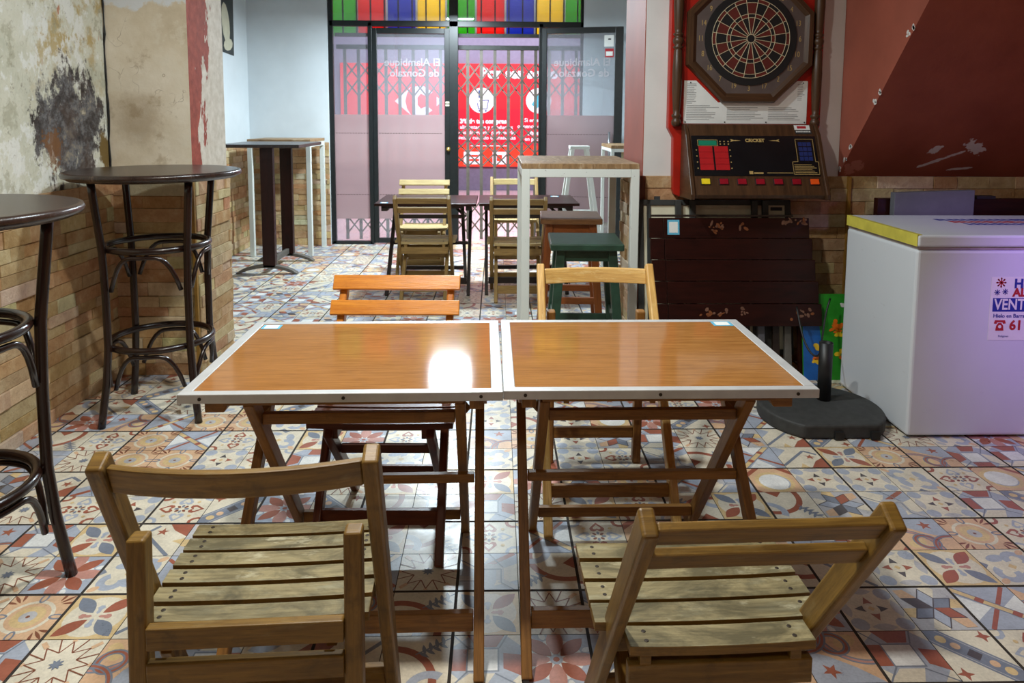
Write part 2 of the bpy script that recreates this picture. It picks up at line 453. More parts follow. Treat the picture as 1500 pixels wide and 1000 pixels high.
# ------------------------------------------------------------------ mesh building helpers
class MB:
    def __init__(self):
        self.v, self.f, self.uv, self.mi, self.col = [], [], [], [], []

    def face(self, pts, uvs=None, m=0, col=None):
        b = len(self.v)
        self.v += [tuple(p) for p in pts]
        self.f.append(list(range(b, b + len(pts))))
        self.uv.append(uvs or [(p[0], p[2] + p[1]) for p in pts])
        self.mi.append(m)
        self.col.append(col)

    def bar(self, p0, p1, w, t, side=(1, 0, 0), m=0, col=None, taper=1.0):
        p0, p1 = Vector(p0), Vector(p1)
        ax = p1 - p0
        L = ax.length
        ax.normalize()
        s = Vector(side)
        s = (s - ax * s.dot(ax)).normalized()
        o = ax.cross(s)
        b = len(self.v)
        for i, (p, q) in enumerate(((p0, 1.0), (p1, taper))):
            for a, c in ((-1, -1), (1, -1), (1, 1), (-1, 1)):
                self.v.append(tuple(p + s * (a * w / 2 * q) + o * (c * t / 2 * q)))
        u0, v0 = rnd.uniform(0, 20), rnd.uniform(0, 20)
        cr = [(0, w), (w, w + t), (w + t, 2 * w + t), (2 * w + t, 2 * w + 2 * t)]
        for i in range(4):
            j = (i + 1) % 4
            self.f.append([b + i, b + j, b + 4 + j, b + 4 + i])
            a, c = cr[i]
            a, c = (a - w, c - w) if i else (0, w)
            self.uv.append([(u0, v0 + a), (u0, v0 + c), (u0 + L, v0 + c), (u0 + L, v0 + a)])
            self.mi.append(m)
            self.col.append(col)
        for ids in ([3, 2, 1, 0], [4, 5, 6, 7]):
            self.f.append([b + i for i in ids])
            self.uv.append([(u0, v0), (u0 + w, v0), (u0 + w, v0 + t), (u0, v0 + t)])
            self.mi.append(m)
            self.col.append(col)

    def box(self, lo, hi, m=0, col=None):
        lo, hi = Vector(lo), Vector(hi)
        c = (lo + hi) / 2
        d = hi - lo
        a = max(range(3), key=lambda i: d[i])
        e = Vector((0, 0, 0))
        e[a] = d[a] / 2
        s = [0, 0, 0]
        si = (a + 1) % 3
        s[si] = 1
        ti = (a + 2) % 3
        self.bar(c - e, c + e, d[si], d[ti], s, m, col)

    def tube(self, path, r, n=10, closed=False, m=0):
        P = [Vector(p) for p in path]
        N = len(P)
        rs = r if isinstance(r, (list, tuple)) else [r] * N
        tang = []
        for i in range(N):
            if closed:
                t = P[(i + 1) % N] - P[i - 1]
            else:
                t = P[min(i + 1, N - 1)] - P[max(i - 1, 0)]
            tang.append(t.normalized())
        ref = Vector((0, 0, 1))
        if abs(tang[0].dot(ref)) > 0.9:
            ref = Vector((1, 0, 0))
        nn = (ref - tang[0] * ref.dot(tang[0])).normalized()
        b = len(self.v)
        L = 0
        Ls = []
        for i in range(N):
            nn = (nn - tang[i] * nn.dot(tang[i])).normalized()
            bb = tang[i].cross(nn)
            for q in range(n):
                a = 2 * PI * q / n
                self.v.append(tuple(P[i] + (nn * math.cos(a) + bb * math.sin(a)) * rs[i]))
            Ls.append(L)
            L += (P[(i + 1) % N] - P[i]).length
        u0 = rnd.uniform(0, 20)
        for i in range(N if closed else N - 1):
            j = (i + 1) % N
            ua, ub = Ls[i], Ls[i] + (P[j] - P[i]).length
            for q in range(n):
                q2 = (q + 1) % n
                self.f.append([b + i * n + q, b + i * n + q2, b + j * n + q2, b + j * n + q])
                va, vb = q * 2 * PI * rs[0] / n, (q + 1) * 2 * PI * rs[0] / n
                self.uv.append([(u0 + ua, va), (u0 + ua, vb), (u0 + ub, vb), (u0 + ub, va)])
                self.mi.append(m)
                self.col.append(None)
        if not closed:
            for i, rev in ((0, True), (N - 1, False)):
                ids = [b + i * n + q for q in range(n)]
                if rev:
                    ids.reverse()
                self.f.append(ids)
                self.uv.append([(0, 0)] * n)
                self.mi.append(m)
                self.col.append(None)

    def lathe(self, prof, c=(0, 0, 0), n=28, m=0):
        c = Vector(c)
        b = len(self.v)
        for (r, z) in prof:
            for q in range(n):
                a = 2 * PI * q / n
                self.v.append((c.x + r * math.cos(a), c.y + r * math.sin(a), c.z + z))
        for i in range(len(prof) - 1):
            for q in range(n):
                q2 = (q + 1) % n
                self.f.append([b + i * n + q, b + i * n + q2, b + (i + 1) * n + q2, b + (i + 1) * n + q])
                r = prof[i][0]
                self.uv.append([(prof[i][1], q * 0.02), (prof[i][1], q2 * 0.02), (prof[i + 1][1], q2 * 0.02), (prof[i + 1][1], q * 0.02)])
                self.mi.append(m)
                self.col.append(None)
        for i, rev in ((0, True), (len(prof) - 1, False)):
            ids = [b + i * n + q for q in range(n)]
            if rev:
                ids.reverse()
            self.f.append(ids)
            self.uv.append([(self.v[x][0], self.v[x][1]) for x in ids])
            self.mi.append(m)
            self.col.append(None)

    def prism(self, poly, fr, d0, d1, m=0, mside=None):
        """poly: 2D outline; fr(u, v, d) -> 3D point; extruded from depth d0 to d1"""
        n = len(poly)
        b = len(self.v)
        for d in (d0, d1):
            self.v += [tuple(fr(u, v, d)) for u, v in poly]
        self.f.append([b + i for i in range(n)])
        self.f.append([b + n + i for i in reversed(range(n))])
        self.uv += [[(u, v) for u, v in poly], [(u, v) for u, v in reversed(poly)]]
        self.mi += [m, m]
        self.col += [None, None]
        for i in range(n):
            j = (i + 1) % n
            self.f.append([b + j, b + i, b + n + i, b + n + j])
            L = math.dist(poly[i], poly[j])
            self.uv.append([(L, 0), (0, 0), (0, abs(d1 - d0)), (L, abs(d1 - d0))])
            self.mi.append(m if mside is None else mside)
            self.col.append(None)

    def mesh(self, me, mat4, m=0):
        b = len(self.v)
        self.v += [tuple(mat4 @ v.co) for v in me.vertices]
        for p in me.polygons:
            self.f.append([b + i for i in p.vertices])
            self.uv.append([(0, 0)] * len(p.vertices))
            self.mi.append(m)
            self.col.append(None)

    def build(self, name, mats, parent=None, bevel=0.0, smooth=False, seg=2):
        me = bpy.data.meshes.new(name)
        off = Vector((0, 0, 0))
        p = parent
        while p is not None:
            off += p.location
            p = p.parent
        me.from_pydata([Vector(v) - off for v in self.v], [], self.f)
        if not isinstance(mats, (list, tuple)):
            mats = [mats]
        for mm in mats:
            me.materials.append(mm)
        me.polygons.foreach_set('material_index', self.mi)
        ul = me.uv_layers.new(name='UVMap')
        ul.data.foreach_set('uv', [c for fu in self.uv for q in fu for c in q])
        if any(c is not None for c in self.col):
            ca = me.color_attributes.new('stone', 'FLOAT_COLOR', 'CORNER')
            flat = []
            for fu, c in zip(self.f, self.col):
                c = c or (0.5, 0.5, 0.5, 1)
                flat += list(c) * len(fu)
            ca.data.foreach_set('color', flat)
        if bevel or smooth:
            bm = bmesh.new()
            bm.from_mesh(me)
            bmesh.ops.recalc_face_normals(bm, faces=bm.faces)
            bm.to_mesh(me)
            bm.free()
        if smooth:
            me.polygons.foreach_set('use_smooth', [len(f) <= 4 for f in self.f])
        me.update()
        o = bpy.data.objects.new(name, me)
        C.objects.link(o)
        if parent:
            o.parent = parent
        if bevel:
            md = o.modifiers.new('bevel', 'BEVEL')
            md.width = bevel
            md.segments = seg
            md.limit_method = 'ANGLE'
        return o


def tag(o, label=None, cat=None, group=None, kind=None):
    if label:
        o['label'] = label
    if cat:
        o['category'] = cat
    if group:
        o['group'] = group
    if kind:
        o['kind'] = kind
    return o


def thing(name, loc, label, cat, group=None, rz=0.0):
    o = bpy.data.objects.new(name, None)
    C.objects.link(o)
    o.location = loc
    o.rotation_euler = (0, 0, rz)
    return tag(o, label, cat, group)


def copy_tree(o, parent=None):
    c = o.copy()
    C.objects.link(c)
    if parent:
        c.parent = parent
    for ch in list(o.children):
        copy_tree(ch, c)
    return c


def struct(name, mb, mats, bevel=0.0, parent=None, label=None):
    o = mb.build(name, mats, parent, bevel)
    if parent is None:
        tag(o, label, name.split('_')[0], None, 'structure')
    return o


_txt = {}


def text_mesh(body, size=1.0, bold=0.0, align='CENTER', space=1.0):
    cu = bpy.data.curves.new('lettering', 'FONT')
    cu.body = body
    cu.size = size
    cu.offset = bold
    cu.align_x = align
    cu.align_y = 'CENTER'
    cu.space_character = space
    cu.resolution_u = 3
    o = bpy.data.objects.new('lettering', cu)
    C.objects.link(o)
    bpy.context.view_layer.update()
    me = bpy.data.meshes.new_from_object(o.evaluated_get(bpy.context.evaluated_depsgraph_get()))
    bpy.data.objects.remove(o)
    bpy.data.curves.remove(cu)
    return me


def wall_text(mb, body, x, y, z, size, m=0, bold=0.0, align='CENTER', mirror=False, sx=1.0):
    """text standing in the XZ plane, facing -Y"""
    me = text_mesh(body, size, bold, align)
    s = -sx if mirror else sx
    mb.mesh(me, Matrix.Translation((x, y, z)) @ Matrix(((s, 0, 0, 0), (0, 0, 1, 0), (0, 1, 0, 0), (0, 0, 0, 1))), m)
    bpy.data.meshes.remove(me)


def XZ(y):
    return lambda u, v, d: (u, y + d, v)


def XY(z):
    return lambda u, v, d: (u, v, z + d)


def circ(cx, cy, r, n=24, a0=0.0, a1=2 * PI):
    return [(cx + r * math.cos(a0 + (a1 - a0) * i / n), cy + r * math.sin(a0 + (a1 - a0) * i / n)) for i in range(n)]


# ------------------------------------------------------------------ floor of patterned tiles
T = 0.18365
TX0, TY0 = 0.3708, 16.908


def ell(cx, cy, a, b, rot=0.0, n=14):
    c, s = math.cos(rot), math.sin(rot)
    return [(cx + a * math.cos(t) * c - b * math.sin(t) * s, cy + a * math.cos(t) * s + b * math.sin(t) * c) for t in [2 * PI * i / n for i in range(n)]]


def leaf(cx, cy, a, b, rot, n=7):
    pts = []
    for i in range(n):
        t = -1 + 2 * i / n
        pts.append((t * a, b * (1 - t * t)))
    for i in range(n):
        t = 1 - 2 * i / n
        pts.append((t * a, -b * (1 - t * t)))
    c, s = math.cos(rot), math.sin(rot)
    return [(cx + x * c - y * s, cy + x * s + y * c) for x, y in pts]


def arc(cx, cy, r0, r1, a0, a1, n=12):
    A = [math.radians(a0 + (a1 - a0) * i / n) for i in range(n + 1)]
    return [(cx + r1 * math.cos(t), cy + r1 * math.sin(t)) for t in A] + [(cx + r0 * math.cos(t), cy + r0 * math.sin(t)) for t in reversed(A)]


def line(x0, y0, x1, y1, w):
    dx, dy = x1 - x0, y1 - y0
    l = math.hypot(dx, dy)
    nx, ny = -dy / l * w / 2, dx / l * w / 2
    return [(x0 + nx, y0 + ny), (x1 + nx, y1 + ny), (x1 - nx, y1 - ny), (x0 - nx, y0 - ny)]


def rect(x0, y0, x1, y1):
    return [(x0, y0), (x1, y0), (x1, y1), (x0, y1)]


def pol(cx, cy, r, deg):
    t = math.radians(deg)
    return (cx + r * math.cos(t), cy + r * math.sin(t))


def poly_lines(pts, w, closed=True):
    out = []
    for i in range(len(pts) if closed else len(pts) - 1):
        out.append(line(*pts[i], *pts[(i + 1) % len(pts)], w))
    return out


def heart(cx, cy, s, rot):
    pts = [(0, -0.9), (0.55, -0.2), (0.85, 0.25), (0.75, 0.7), (0.4, 0.85), (0.1, 0.65), (0, 0.45), (-0.1, 0.65), (-0.4, 0.85), (-0.75, 0.7), (-0.85, 0.25), (-0.55, -0.2)]
    c, n = math.cos(rot), math.sin(rot)
    return [(cx + s * (x * c - y * n), cy + s * (x * n + y * c)) for x, y in pts]


def d_leaves():
    o = [('mustard', rect(0, 0, 1, 1)), ('cream', ell(.5, .5, .46, .46, 0, 20))]
    for (x, y, r, c) in ((.24, .24, PI / 4, 'terra'), (.76, .76, PI / 4, 'terra'), (.24, .76, -PI / 4, 'slate'), (.76, .24, -PI / 4, 'slate')):
        o.append((c, leaf(x, y, .26, .12, r)))
    for a in range(4):
        c = ('pink', 'blue')[a % 2]
        x, y = pol(.5, .5, .2, 90 * a)
        o += [(c, ell(x, y, .06, .06, 0, 6)), (c, ell(*pol(.5, .5, .12, 90 * a), .07, .035, math.radians(90 * a), 6))]
    return o


def d_octagon():
    o = [('cream', rect(0, 0, 1, 1)), ('blue', [(.0, .25), (.25, 0), (.78, 0), (1, .25), (1, .78), (.78, 1), (.25, 1), (0, .78)])]
    o += [('terra', [(.0, .3), (.2, .3), (.2, .72), (0, .72)]), ('terra', [(.74, .34), (1, .2), (1, .6), (.74, .64)]), ('terra', [(.2, 1), (.34, .76), (.64, .76), (.76, 1)])]
    o += [('slate', rect(.2, .28, .68, .74)), ('white', rect(.225, .305, .655, .715))]
    o += [('cream', [(.0, .0), (.25, .25), (.62, .25), (.48, .0)]), ('slate', line(.62, .25, 1, 0, .025)), ('slate', line(.22, .28, 0, 0, .025)), ('slate', line(.22, .74, 0, 1, .025)),
          ('slate', line(.68, .74, .8, 1, .025))]
    return o


def d_hearts():
    o = [('cream', rect(0, 0, 1, 1))]
    for a in range(4):
        t = math.radians(90 * a)
        x, y = pol(.5, .5, .3, 90 * a)
        c = ('blue', 'terra')[a % 2]
        o += [(c, heart(x, y, .17, t - PI / 2 + PI)), ('cream', heart(x, y, .09, t - PI / 2 + PI))]
        x, y = pol(.5, .5, .66, 45 + 90 * a)
        o += [(('terra', 'blue')[a % 2], ell(x, y, .17, .17, 0, 10)), ('cream', ell(x, y, .1, .1, 0, 10))]
    for a in range(8):
        x, y = pol(.5, .5, .1, 45 * a)
        o.append((('slate', 'brown')[a % 2], ell(x, y, .05, .03, math.radians(45 * a), 6)))
    for a in range(4):
        x, y = pol(.5, .5, .36, 45 + 90 * a)
        o.append(('mustard', ell(x, y, .04, .04, 0, 6)))
    return o


def d_zigzag():
    o = [('blue', rect(0, 0, 1, 1)), ('cream', [(0, .75), (.3, .5), (.5, .85), (.2, 1), (0, 1)]), ('terra', line(.35, .55, .95, 1.0, .1)), ('cream', [(.6, .1), (1, .25), (1, .7), (.72, .55)])]
    z = [(0, .3), (.35, .3), (.35, .62), (.7, .62), (.7, .25), (1, .0)]
    o += [('grey', q) for q in poly_lines(z, .13, False)]
    o += [('slate', q) for q in poly_lines([(x + .02, y - .07) for x, y in z], .025, False)]
    o += [('slate', line(0, .82, .4, .5, .025)), ('slate', line(.5, 1, .75, .6, .025))]
    return o


def d_flower():
    o = [('blue', rect(0, 0, 1, 1)), ('white', ell(.5, .5, .4, .4, 0, 16))]
    for a in range(4):
        o.append(('pink', leaf(*pol(.5, .5, .36, 90 * a), .3, .13, math.radians(90 * a))))
        o.append(('terra', leaf(*pol(.5, .5, .34, 45 + 90 * a), .25, .12, math.radians(45 + 90 * a))))
        o.append(('white', ell(*pol(.5, .5, .5, 22 + 90 * a), .08, .05, math.radians(22 + 90 * a), 8)))
    o += [('blue', ell(.5, .5, .1, .1, 0, 10)), ('terra', ell(.5, .5, .05, .05, 0, 8))]
    return o


def d_star_lines():
    o = [('cream', rect(0, 0, 1, 1))]
    p = [pol(.5, .5, (.46, .25)[i % 2], 22.5 * i) for i in range(16)]
    o += [('brown', q) for q in poly_lines(p, .02)]
    p2 = [pol(.5, .5, .62, 45 * i) for i in range(8)]
    o += [('peach', line(*p2[i], *pol(.5, .5, .46, 45 * i), .07)) for i in range(8)]
    o += [('brown', line(*pol(.5, .5, .25, 45 * i + 22.5), *pol(.5, .5, .7, 45 * i + 22.5), .02)) for i in range(8)]
    o += [('terra', ell(*pol(.5, .5, .62, 45 * i + 22.5), .06, .06, 0, 4)) for i in range(8)]
    o += [('slate', leaf(.5, .5, .11, .03, math.radians(45 * i))) for i in range(4)]
    return o


def d_rings():
    o = [('peach', rect(0, 0, 1, 1)), ('blue', [(0, 1), (1, 1), (1, .35), (.62, .5), (.3, .72)]), ('terra', [pol(.7, .78, (.15, .06)[i % 2], 36 * i + 90) for i in range(10)])]
    o += [('mustard', ell(.25, .2, .2, .12, .5))]
    o += [('slate', arc(.05, .05, .52, .62, -10, 100)), ('pink', arc(.05, .05, .55, .59, -10, 100)), ('slate', arc(.45, .25, .15, .25, 0, 360, 20)), ('terra', arc(.45, .25, .18, .22, 0, 360, 20)),
          ('slate', arc(.95, .0, .38, .47, 80, 190)), ('terra', arc(.95, .0, .4, .44, 80, 190))]
    return o


def d_paisley():
    o = [('cream', rect(0, 0, 1, 1))]
    for s in (0, 1):
        f = (lambda P: P) if not s else (lambda P: [(1 - x, 1 - y) for x, y in P])
        o += [('blue', f(arc(.3, .3, .1, .24, 120, 380, 14))), ('blue', f(ell(.34, .74, .18, .1, .3))), ('peach', f(ell(.1, .1, .1, .06, .7))), ('slate', f([(0, .45), (.1, .55), (0, .65)]))]
    o += [('mustard', ell(.5, .5, .08, .08, 0, 4)), ('grey', ell(.85, .15, .12, .06, .7))]
    return o


def d_medallion():
    o = [('peach', rect(0, 0, 1, 1)), ('cream', arc(.5, .5, .32, .38, 0, 360, 24)), ('mustard', ell(.5, .5, .25, .25, 0, 18)), ('grey', ell(.5, .5, .13, .13, 0, 14)), ('brown', ell(.5, .5, .035, .035, 0, 6))]
    for a in range(4):
        x, y = pol(.5, .5, .44, 90 * a)
        t = math.radians(90 * a)
        o += [('slate', ell(x, y, .12, .065, t, 12)), ('peach', ell(x, y, .085, .035, t, 10))]
        for b in (-22, 0, 22):
            o.append(('brown', leaf(*pol(.5, .5, .58, 45 + 90 * a + b * .5), .13, .025, math.radians(45 + 90 * a + b * 1.6))))
    return o


def d_arc():
    o = [('cream', rect(0, 0, 1, 1)), ('terra', arc(.15, .1, .58, .7, -20, 110, 14)), ('blue', arc(.75, -.05, .22, .36, 60, 200, 12))]
    for i in range(4):
        o += [('slate', leaf(.62 + .09 * i, .72 + .06 * i, .1, .03, 1.8)), ('slate', leaf(.62 + .09 * i, .62 + .06 * i, .1, .03, -.6))]
    o += [('slate', line(.5, .62, 1, .95, .02)), ('terra', [(0, .1), (.2, .3), (0, .45)])]
    return o


def d_bar():
    return [('cream', rect(0, 0, 1, 1)), ('slate', line(.0, .1, .7, .8, .07)), ('slate', line(.7, .8, .95, .62, .07)), ('terra', [(1, 0), (.6, 0), (.8, .3), (1, .45)]), ('blue', [(0, .5), (.3, .85), (.1, 1), (0, 1)]),
            ('terra', [pol(.75, .5, (.13, .05)[i % 2], 36 * i) for i in range(10)]), ('mustard', [(.35, 0), (.55, 0), (.45, .2)])]


def d_band():
    o = [('cream', rect(0, 0, 1, 1)), ('slate', line(-.1, 1.1, 1.1, -.1, .36)), ('grey', line(-.1, 1.1, 1.1, -.1, .29))]
    o += [('slate', line(-.1, 1.1, 1.1, -.1, .26)), ('dark', ell(.5, .5, .12, .12, 0, 4)), ('mustard', ell(.18, .82, .08, .08)), ('mustard', ell(.82, .18, .08, .08)), ('peach', ell(.32, .68, .07, .07)), ('peach', ell(.68, .32, .07, .07))]
    o += [('terra', [pol(x, y, (.13, .05)[i % 2], 45 * i) for i in range(8)]) for x, y in ((.13, .13), (.87, .87))]
    return o


def d_arrows():
    o = [('cream', rect(0, 0, 1, 1))]
    for a in range(4):
        t = 45 + 90 * a
        o += [('blue', ell(*pol(.5, .5, .5, t), .14, .14, 0, 10)), ('grey', leaf(*pol(.5, .5, .42, t + 45), .2, .08, math.radians(t - 45)))]
        c = ('dark', 'terra')[a % 2]
        x, y = pol(.5, .5, .16, 90 * a)
        o += [(c, [pol(x, y, .12, 90 * a), pol(x, y, .09, 90 * a + 120), pol(x, y, .03, 90 * a + 180), pol(x, y, .09, 90 * a - 120)])]
    o += [('mustard', ell(.5, .5, .06, .06, 0, 4))]
    return o


def d_disc():
    o = [('peach', rect(0, 0, 1, 1)), ('terra', [(0, .35), (.35, 0), (.2, 0), (0, .2)]), ('terra', [(0, .7), (.3, 1), (.12, 1), (0, .9)]), ('mustard', ell(.58, .5, .42, .42, 0, 20)), ('white', ell(.58, .5, .33, .33, 0, 18)),
         ('terra', [(1, .1), (.9, 0), (1, 0)]), ('blue', arc(.58, .5, .3, .33, 40, 160))]
    return o


def d_cubes():
    o = [('grey', rect(0, 0, 1, 1))]
    for i in range(6):
        a, b, c = pol(.5, .5, .27, 60 * i), pol(.5, .5, .47, 60 * i + 30), pol(.5, .5, .27, 60 * i + 60)
        o.append((('slate', 'blue', 'dark', 'slate', 'blue', 'terra')[i], [(.5, .5), a, b, c]))
        d, e = pol(.5, .5, .52, 60 * i), pol(.5, .5, .7, 60 * i + 30)
        o.append((('mustard', 'cream', 'peach')[i % 3], [a, d, pol(.5, .5, .62, 60 * i + 15), b]))
        o += [('dark', line(.5, .5, *a, .018)), ('dark', line(*a, *b, .018)), ('dark', line(*b, *c, .018))]
    return o


def d_cross():
    o = [('blue', rect(0, 0, 1, 1)), ('white', [(0, .2), (.4, .5), (0, .8)]), ('white', [(1, .2), (.6, .5), (1, .8)]), ('terra', line(.1, 0, .9, 1, .07)), ('mustard', line(0, .95, 1, .1, .13)), ('slate', line(0, 1.03, 1, .18, .025)),
         ('slate', line(0, .87, 1, .02, .025)), ('terra', ell(.32, .68, .09, .09, 0, 4)), ('terra', ell(.72, .34, .09, .09, 0, 4))]
    return o


DES = [d_leaves, d_octagon, d_hearts, d_zigzag, d_flower, d_star_lines, d_rings, d_paisley, d_medallion, d_arc, d_bar, d_band, d_arrows, d_disc, d_cubes, d_cross]
DESP = [f() for f in DES]


def clip01(P):
    for ax, sgn, lim in ((0, 1, 0.0), (0, -1, 1.0), (1, 1, 0.0), (1, -1, 1.0)):
        out = []
        for i in range(len(P)):
            a, b = P[i], P[(i + 1) % len(P)]
            ia, ib = sgn * (a[ax] - lim) >= 0, sgn * (b[ax] - lim) >= 0
            if ia:
                out.append(a)
            if ia != ib:
                t = (lim - a[ax]) / (b[ax] - a[ax])
                out.append((a[0] + t * (b[0] - a[0]), a[1] + t * (b[1] - a[1])))
        P = out
        if len(P) < 3:
            return []
    return P


DESP = [[(c, q) for c, q in ((c, clip01(p)) for c, p in d) if len(q) > 2] for d in DESP]
FIX = {(-1, 0): 12, (-1, 1): 6, (-1, 2): 7, (-1, 3): 0, (-1, 4): 1, (-1, 5): 2, (-1, 6): 3, (-1, 7): 0, (-1, 8): 1, (0, 0): 9, (0, 1): 8, (0, 2): 10, (0, 3): 4, (0, 4): 5, (0, 5): 15,
       (7, 7): 15, (6, 7): 14, (5, 7): 12, (6, 8): 11, (7, 8): 2, (8, 7): 6, (8, 6): 7, (9, 6): 13, (7, 6): 0, (8, 5): 8, (7, 5): 6, (9, 4): 1, (8, 4): 12, (7, 4): 3, (-3, 5): 0, (-2, 6): 5, (-2, 7): 9, (-2, 8): 9,
       (-8, 7): 8, (-7, 7): 0, (-7, 6): 7, (-8, 6): 4, (-9, 6): 5, (-8, 5): 0, (-9, 5): 1, (-8, 8): 1, (-7, 8): 5, (-3, 1): 2, (-4, 1): 4, (-5, 1): 0, (3, 1): 1, (4, 1): 5, (3, 2): 3, (4, 2): 9, (6, 2): 10, (5, 1): 14, (6, 1): 10}
fb = MB()
fnames = list(FL.keys())
fidx = {n: i for i, n in enumerate(fnames)}
fb.face([(-2.9, -1.6, -0.0012), (3.3, -1.6, -0.0012), (3.3, 8.05, -0.0012), (-2.9, 8.05, -0.0012)], m=fidx['grout'])
frng = random.Random(21)
for i in range(-18, 18):
    for j in range(-26, 26):
        x0, x1 = (i + TX0) * T, (i + 1 + TX0) * T
        y1, y0 = (TY0 - j + 1) * T, (TY0 - j) * T
        if x1 < -2.8 or x0 > 3.3 or y1 < -1.55 or y0 > 8.0:
            continue
        gl_, gr_ = (0.0030 if i % 2 else 0.0008), (0.0030 if (i + 1) % 2 else 0.0008)
        gb_, gt_ = (0.0032 if j % 2 == 0 else 0.0008), (0.0032 if (j - 1) % 2 == 0 else 0.0008)
        x0 += gl_ * 1.5
        x1 -= gr_ * 1.5
        y0 += gb_ * 1.5
        y1 -= gt_ * 1.5
        fx = FIX.get((i, j))
        di = fx if fx is not None else frng.randrange(len(DESP))
        r = 0 if fx is not None else frng.randrange(4)
        pats = DESP[di] if y1 > 0.9 else DESP[di][:3]
        for z, (c, P) in enumerate(pats):
            Q = P
            for _ in range(r):
                Q = [(1 - y, x) for x, y in Q]
            fb.face([(x0 + u * (x1 - x0), y0 + v * (y1 - y0), 0.00003 * z) for u, v in Q], m=fidx[c])
struct('floor', fb, [FL[n] for n in fnames], label='patchwork of patterned hydraulic tiles in cream, blue grey and terracotta')

# ------------------------------------------------------------------ room shell
XL, YP, XP, YP2, XR, YB, YDW = -2.04, 3.82, -1.61, 4.30, -2.66, 7.80, 7.86
YW, XPIL, YPIL = 4.02, 0.82, 4.62
STONE_COL = [(188, 156, 112), (176, 134, 90), (206, 186, 146), (180, 144, 104), (214, 202, 170), (164, 122, 82), (196, 170, 130), (186, 146, 102), (192, 178, 148), (172, 142, 104), (180, 126, 84), (204, 180, 138)]


def stones(name, parent, org, ud, nd, length, height, seed, skip=None):
    """strips of split-face stone standing proud of a wall; ud along the wall, nd out of it"""
    rg = random.Random(seed)
    mb = MB()
    o, ud, nd = Vector(org), Vector(ud), Vector(nd)
    up = Vector((0, 0, 1))
    z = 0.0
    while z < height - 0.005:
        h = min(rg.choice((0.052, 0.06, 0.066, 0.074)), height - z)
        if height - z - h < 0.025:
            h = height - z
        x = -rg.uniform(0, 0.2)
        while x < length:
            w = rg.choice((0.10, 0.15, 0.2, 0.26, 0.34)) * rg.uniform(0.85, 1.15)
            a, b = max(0, x), min(length, x + w)
            x += w
            if b - a < 0.01:
                continue
            dpt = rg.uniform(0.008, 0.022)
            c = lin(rg.choice(STONE_COL))
            c = tuple(q * rg.uniform(0.85, 1.15) for q in c[:3]) + (1,)
            mid = o + ud * ((a + b) / 2) + up * (z + h / 2)
            mb.bar(mid + nd * 0.0005, mid + nd * dpt, b - a - 0.0015, h - 0.0015, ud, 0, c)
        z += h
    return mb.build(name, M['stone'], parent, 0.002, seg=1)


HB = 1.07
mb = MB()
mb.box((XL - 0.12, -1.5, 0), (XL, YP, 3.0))
wl = struct('wall_left', mb, M['peeling'], label='old wall of peeling cream and grey plaster above stone cladding')
stones('stone_cladding', wl, (XL, 0.6, 0), (0, 1, 0), (1, 0, 0), YP - 0.6, HB - 0.02, 3)
mb = MB()
p = [(XR - 0.1, YP), (XP, YP), (XP, YP2), (XR - 0.1, YP2)]
mb.prism(p, XY(0), 0, 3.0)
mb.mi = [0, 0, 0, 1, 2, 2]
wp = struct('wall_pier_left', mb, [M['beige'], M['red_peel'], M['white_paint']], label='projecting beige plaster pier with a red peeling corner')
stones('stone_cladding', wp, (XL, YP, 0), (1, 0, 0), (0, -1, 0), XP - XL, HB - 0.02, 5)
stones('stone_cladding', wp, (XP, YP, 0), (0, 1, 0), (1, 0, 0), YP2 - YP, HB, 6)
mb = MB()
mb.box((XP - 0.006, YP - 0.024, 0), (XP + 0.012, YP - 0.004, HB - 0.02))
tag(mb.build('trim_1', M['trim_yellow'], None, 0.002), 'ochre corner strip on the left pier', 'trim', None, 'structure')
# crack between the left wall and the pier
mb = MB()
pts = []
z = HB
rc = random.Random(4)
while z < 2.6:
    pts.append((XL + 0.006 + rc.uniform(-.003, .004), YP - 0.004, z))
    z += 0.05
mb.tube(pts, [rc.uniform(0.003, 0.007) for _ in pts], 5)
tag(mb.build('trim_2', M['cable']), 'dark crack in the corner of the left wall', 'trim', None, 'structure')

mb = MB()
mb.box((XR - 0.12, YP2, 0), (XR, YB, 3.0))
wlr = struct('wall_left_rear', mb, M['white_paint'], label='white side wall of the back room')
stones('stone_cladding', wlr, (XR, YP2, 0), (0, 1, 0), (1, 0, 0), YB - YP2, 1.12, 8)
DX0, DX1 = -1.81, 0.93
mb = MB()
mb.box((XR - 0.12, YB, 0), (DX0, YB + 0.16, 3.0))
mb.box((DX1, YB, 0), (3.2, YB + 0.16, 3.0))
mb.box((DX0, YB, 2.78), (DX1, YB + 0.16, 3.0))
wr = struct('wall_rear', mb, M['white_paint'], label='white rear wall around the glass entrance')
stones('stone_cladding', wr, (XR, YB, 0), (1, 0, 0), (0, -1, 0), DX0 - XR, 1.12, 9)
stones('stone_cladding', wr, (DX1 + 0.02, YB, 0), (1, 0, 0), (0, -1, 0), 1.6 - DX1, 1.12, 10)

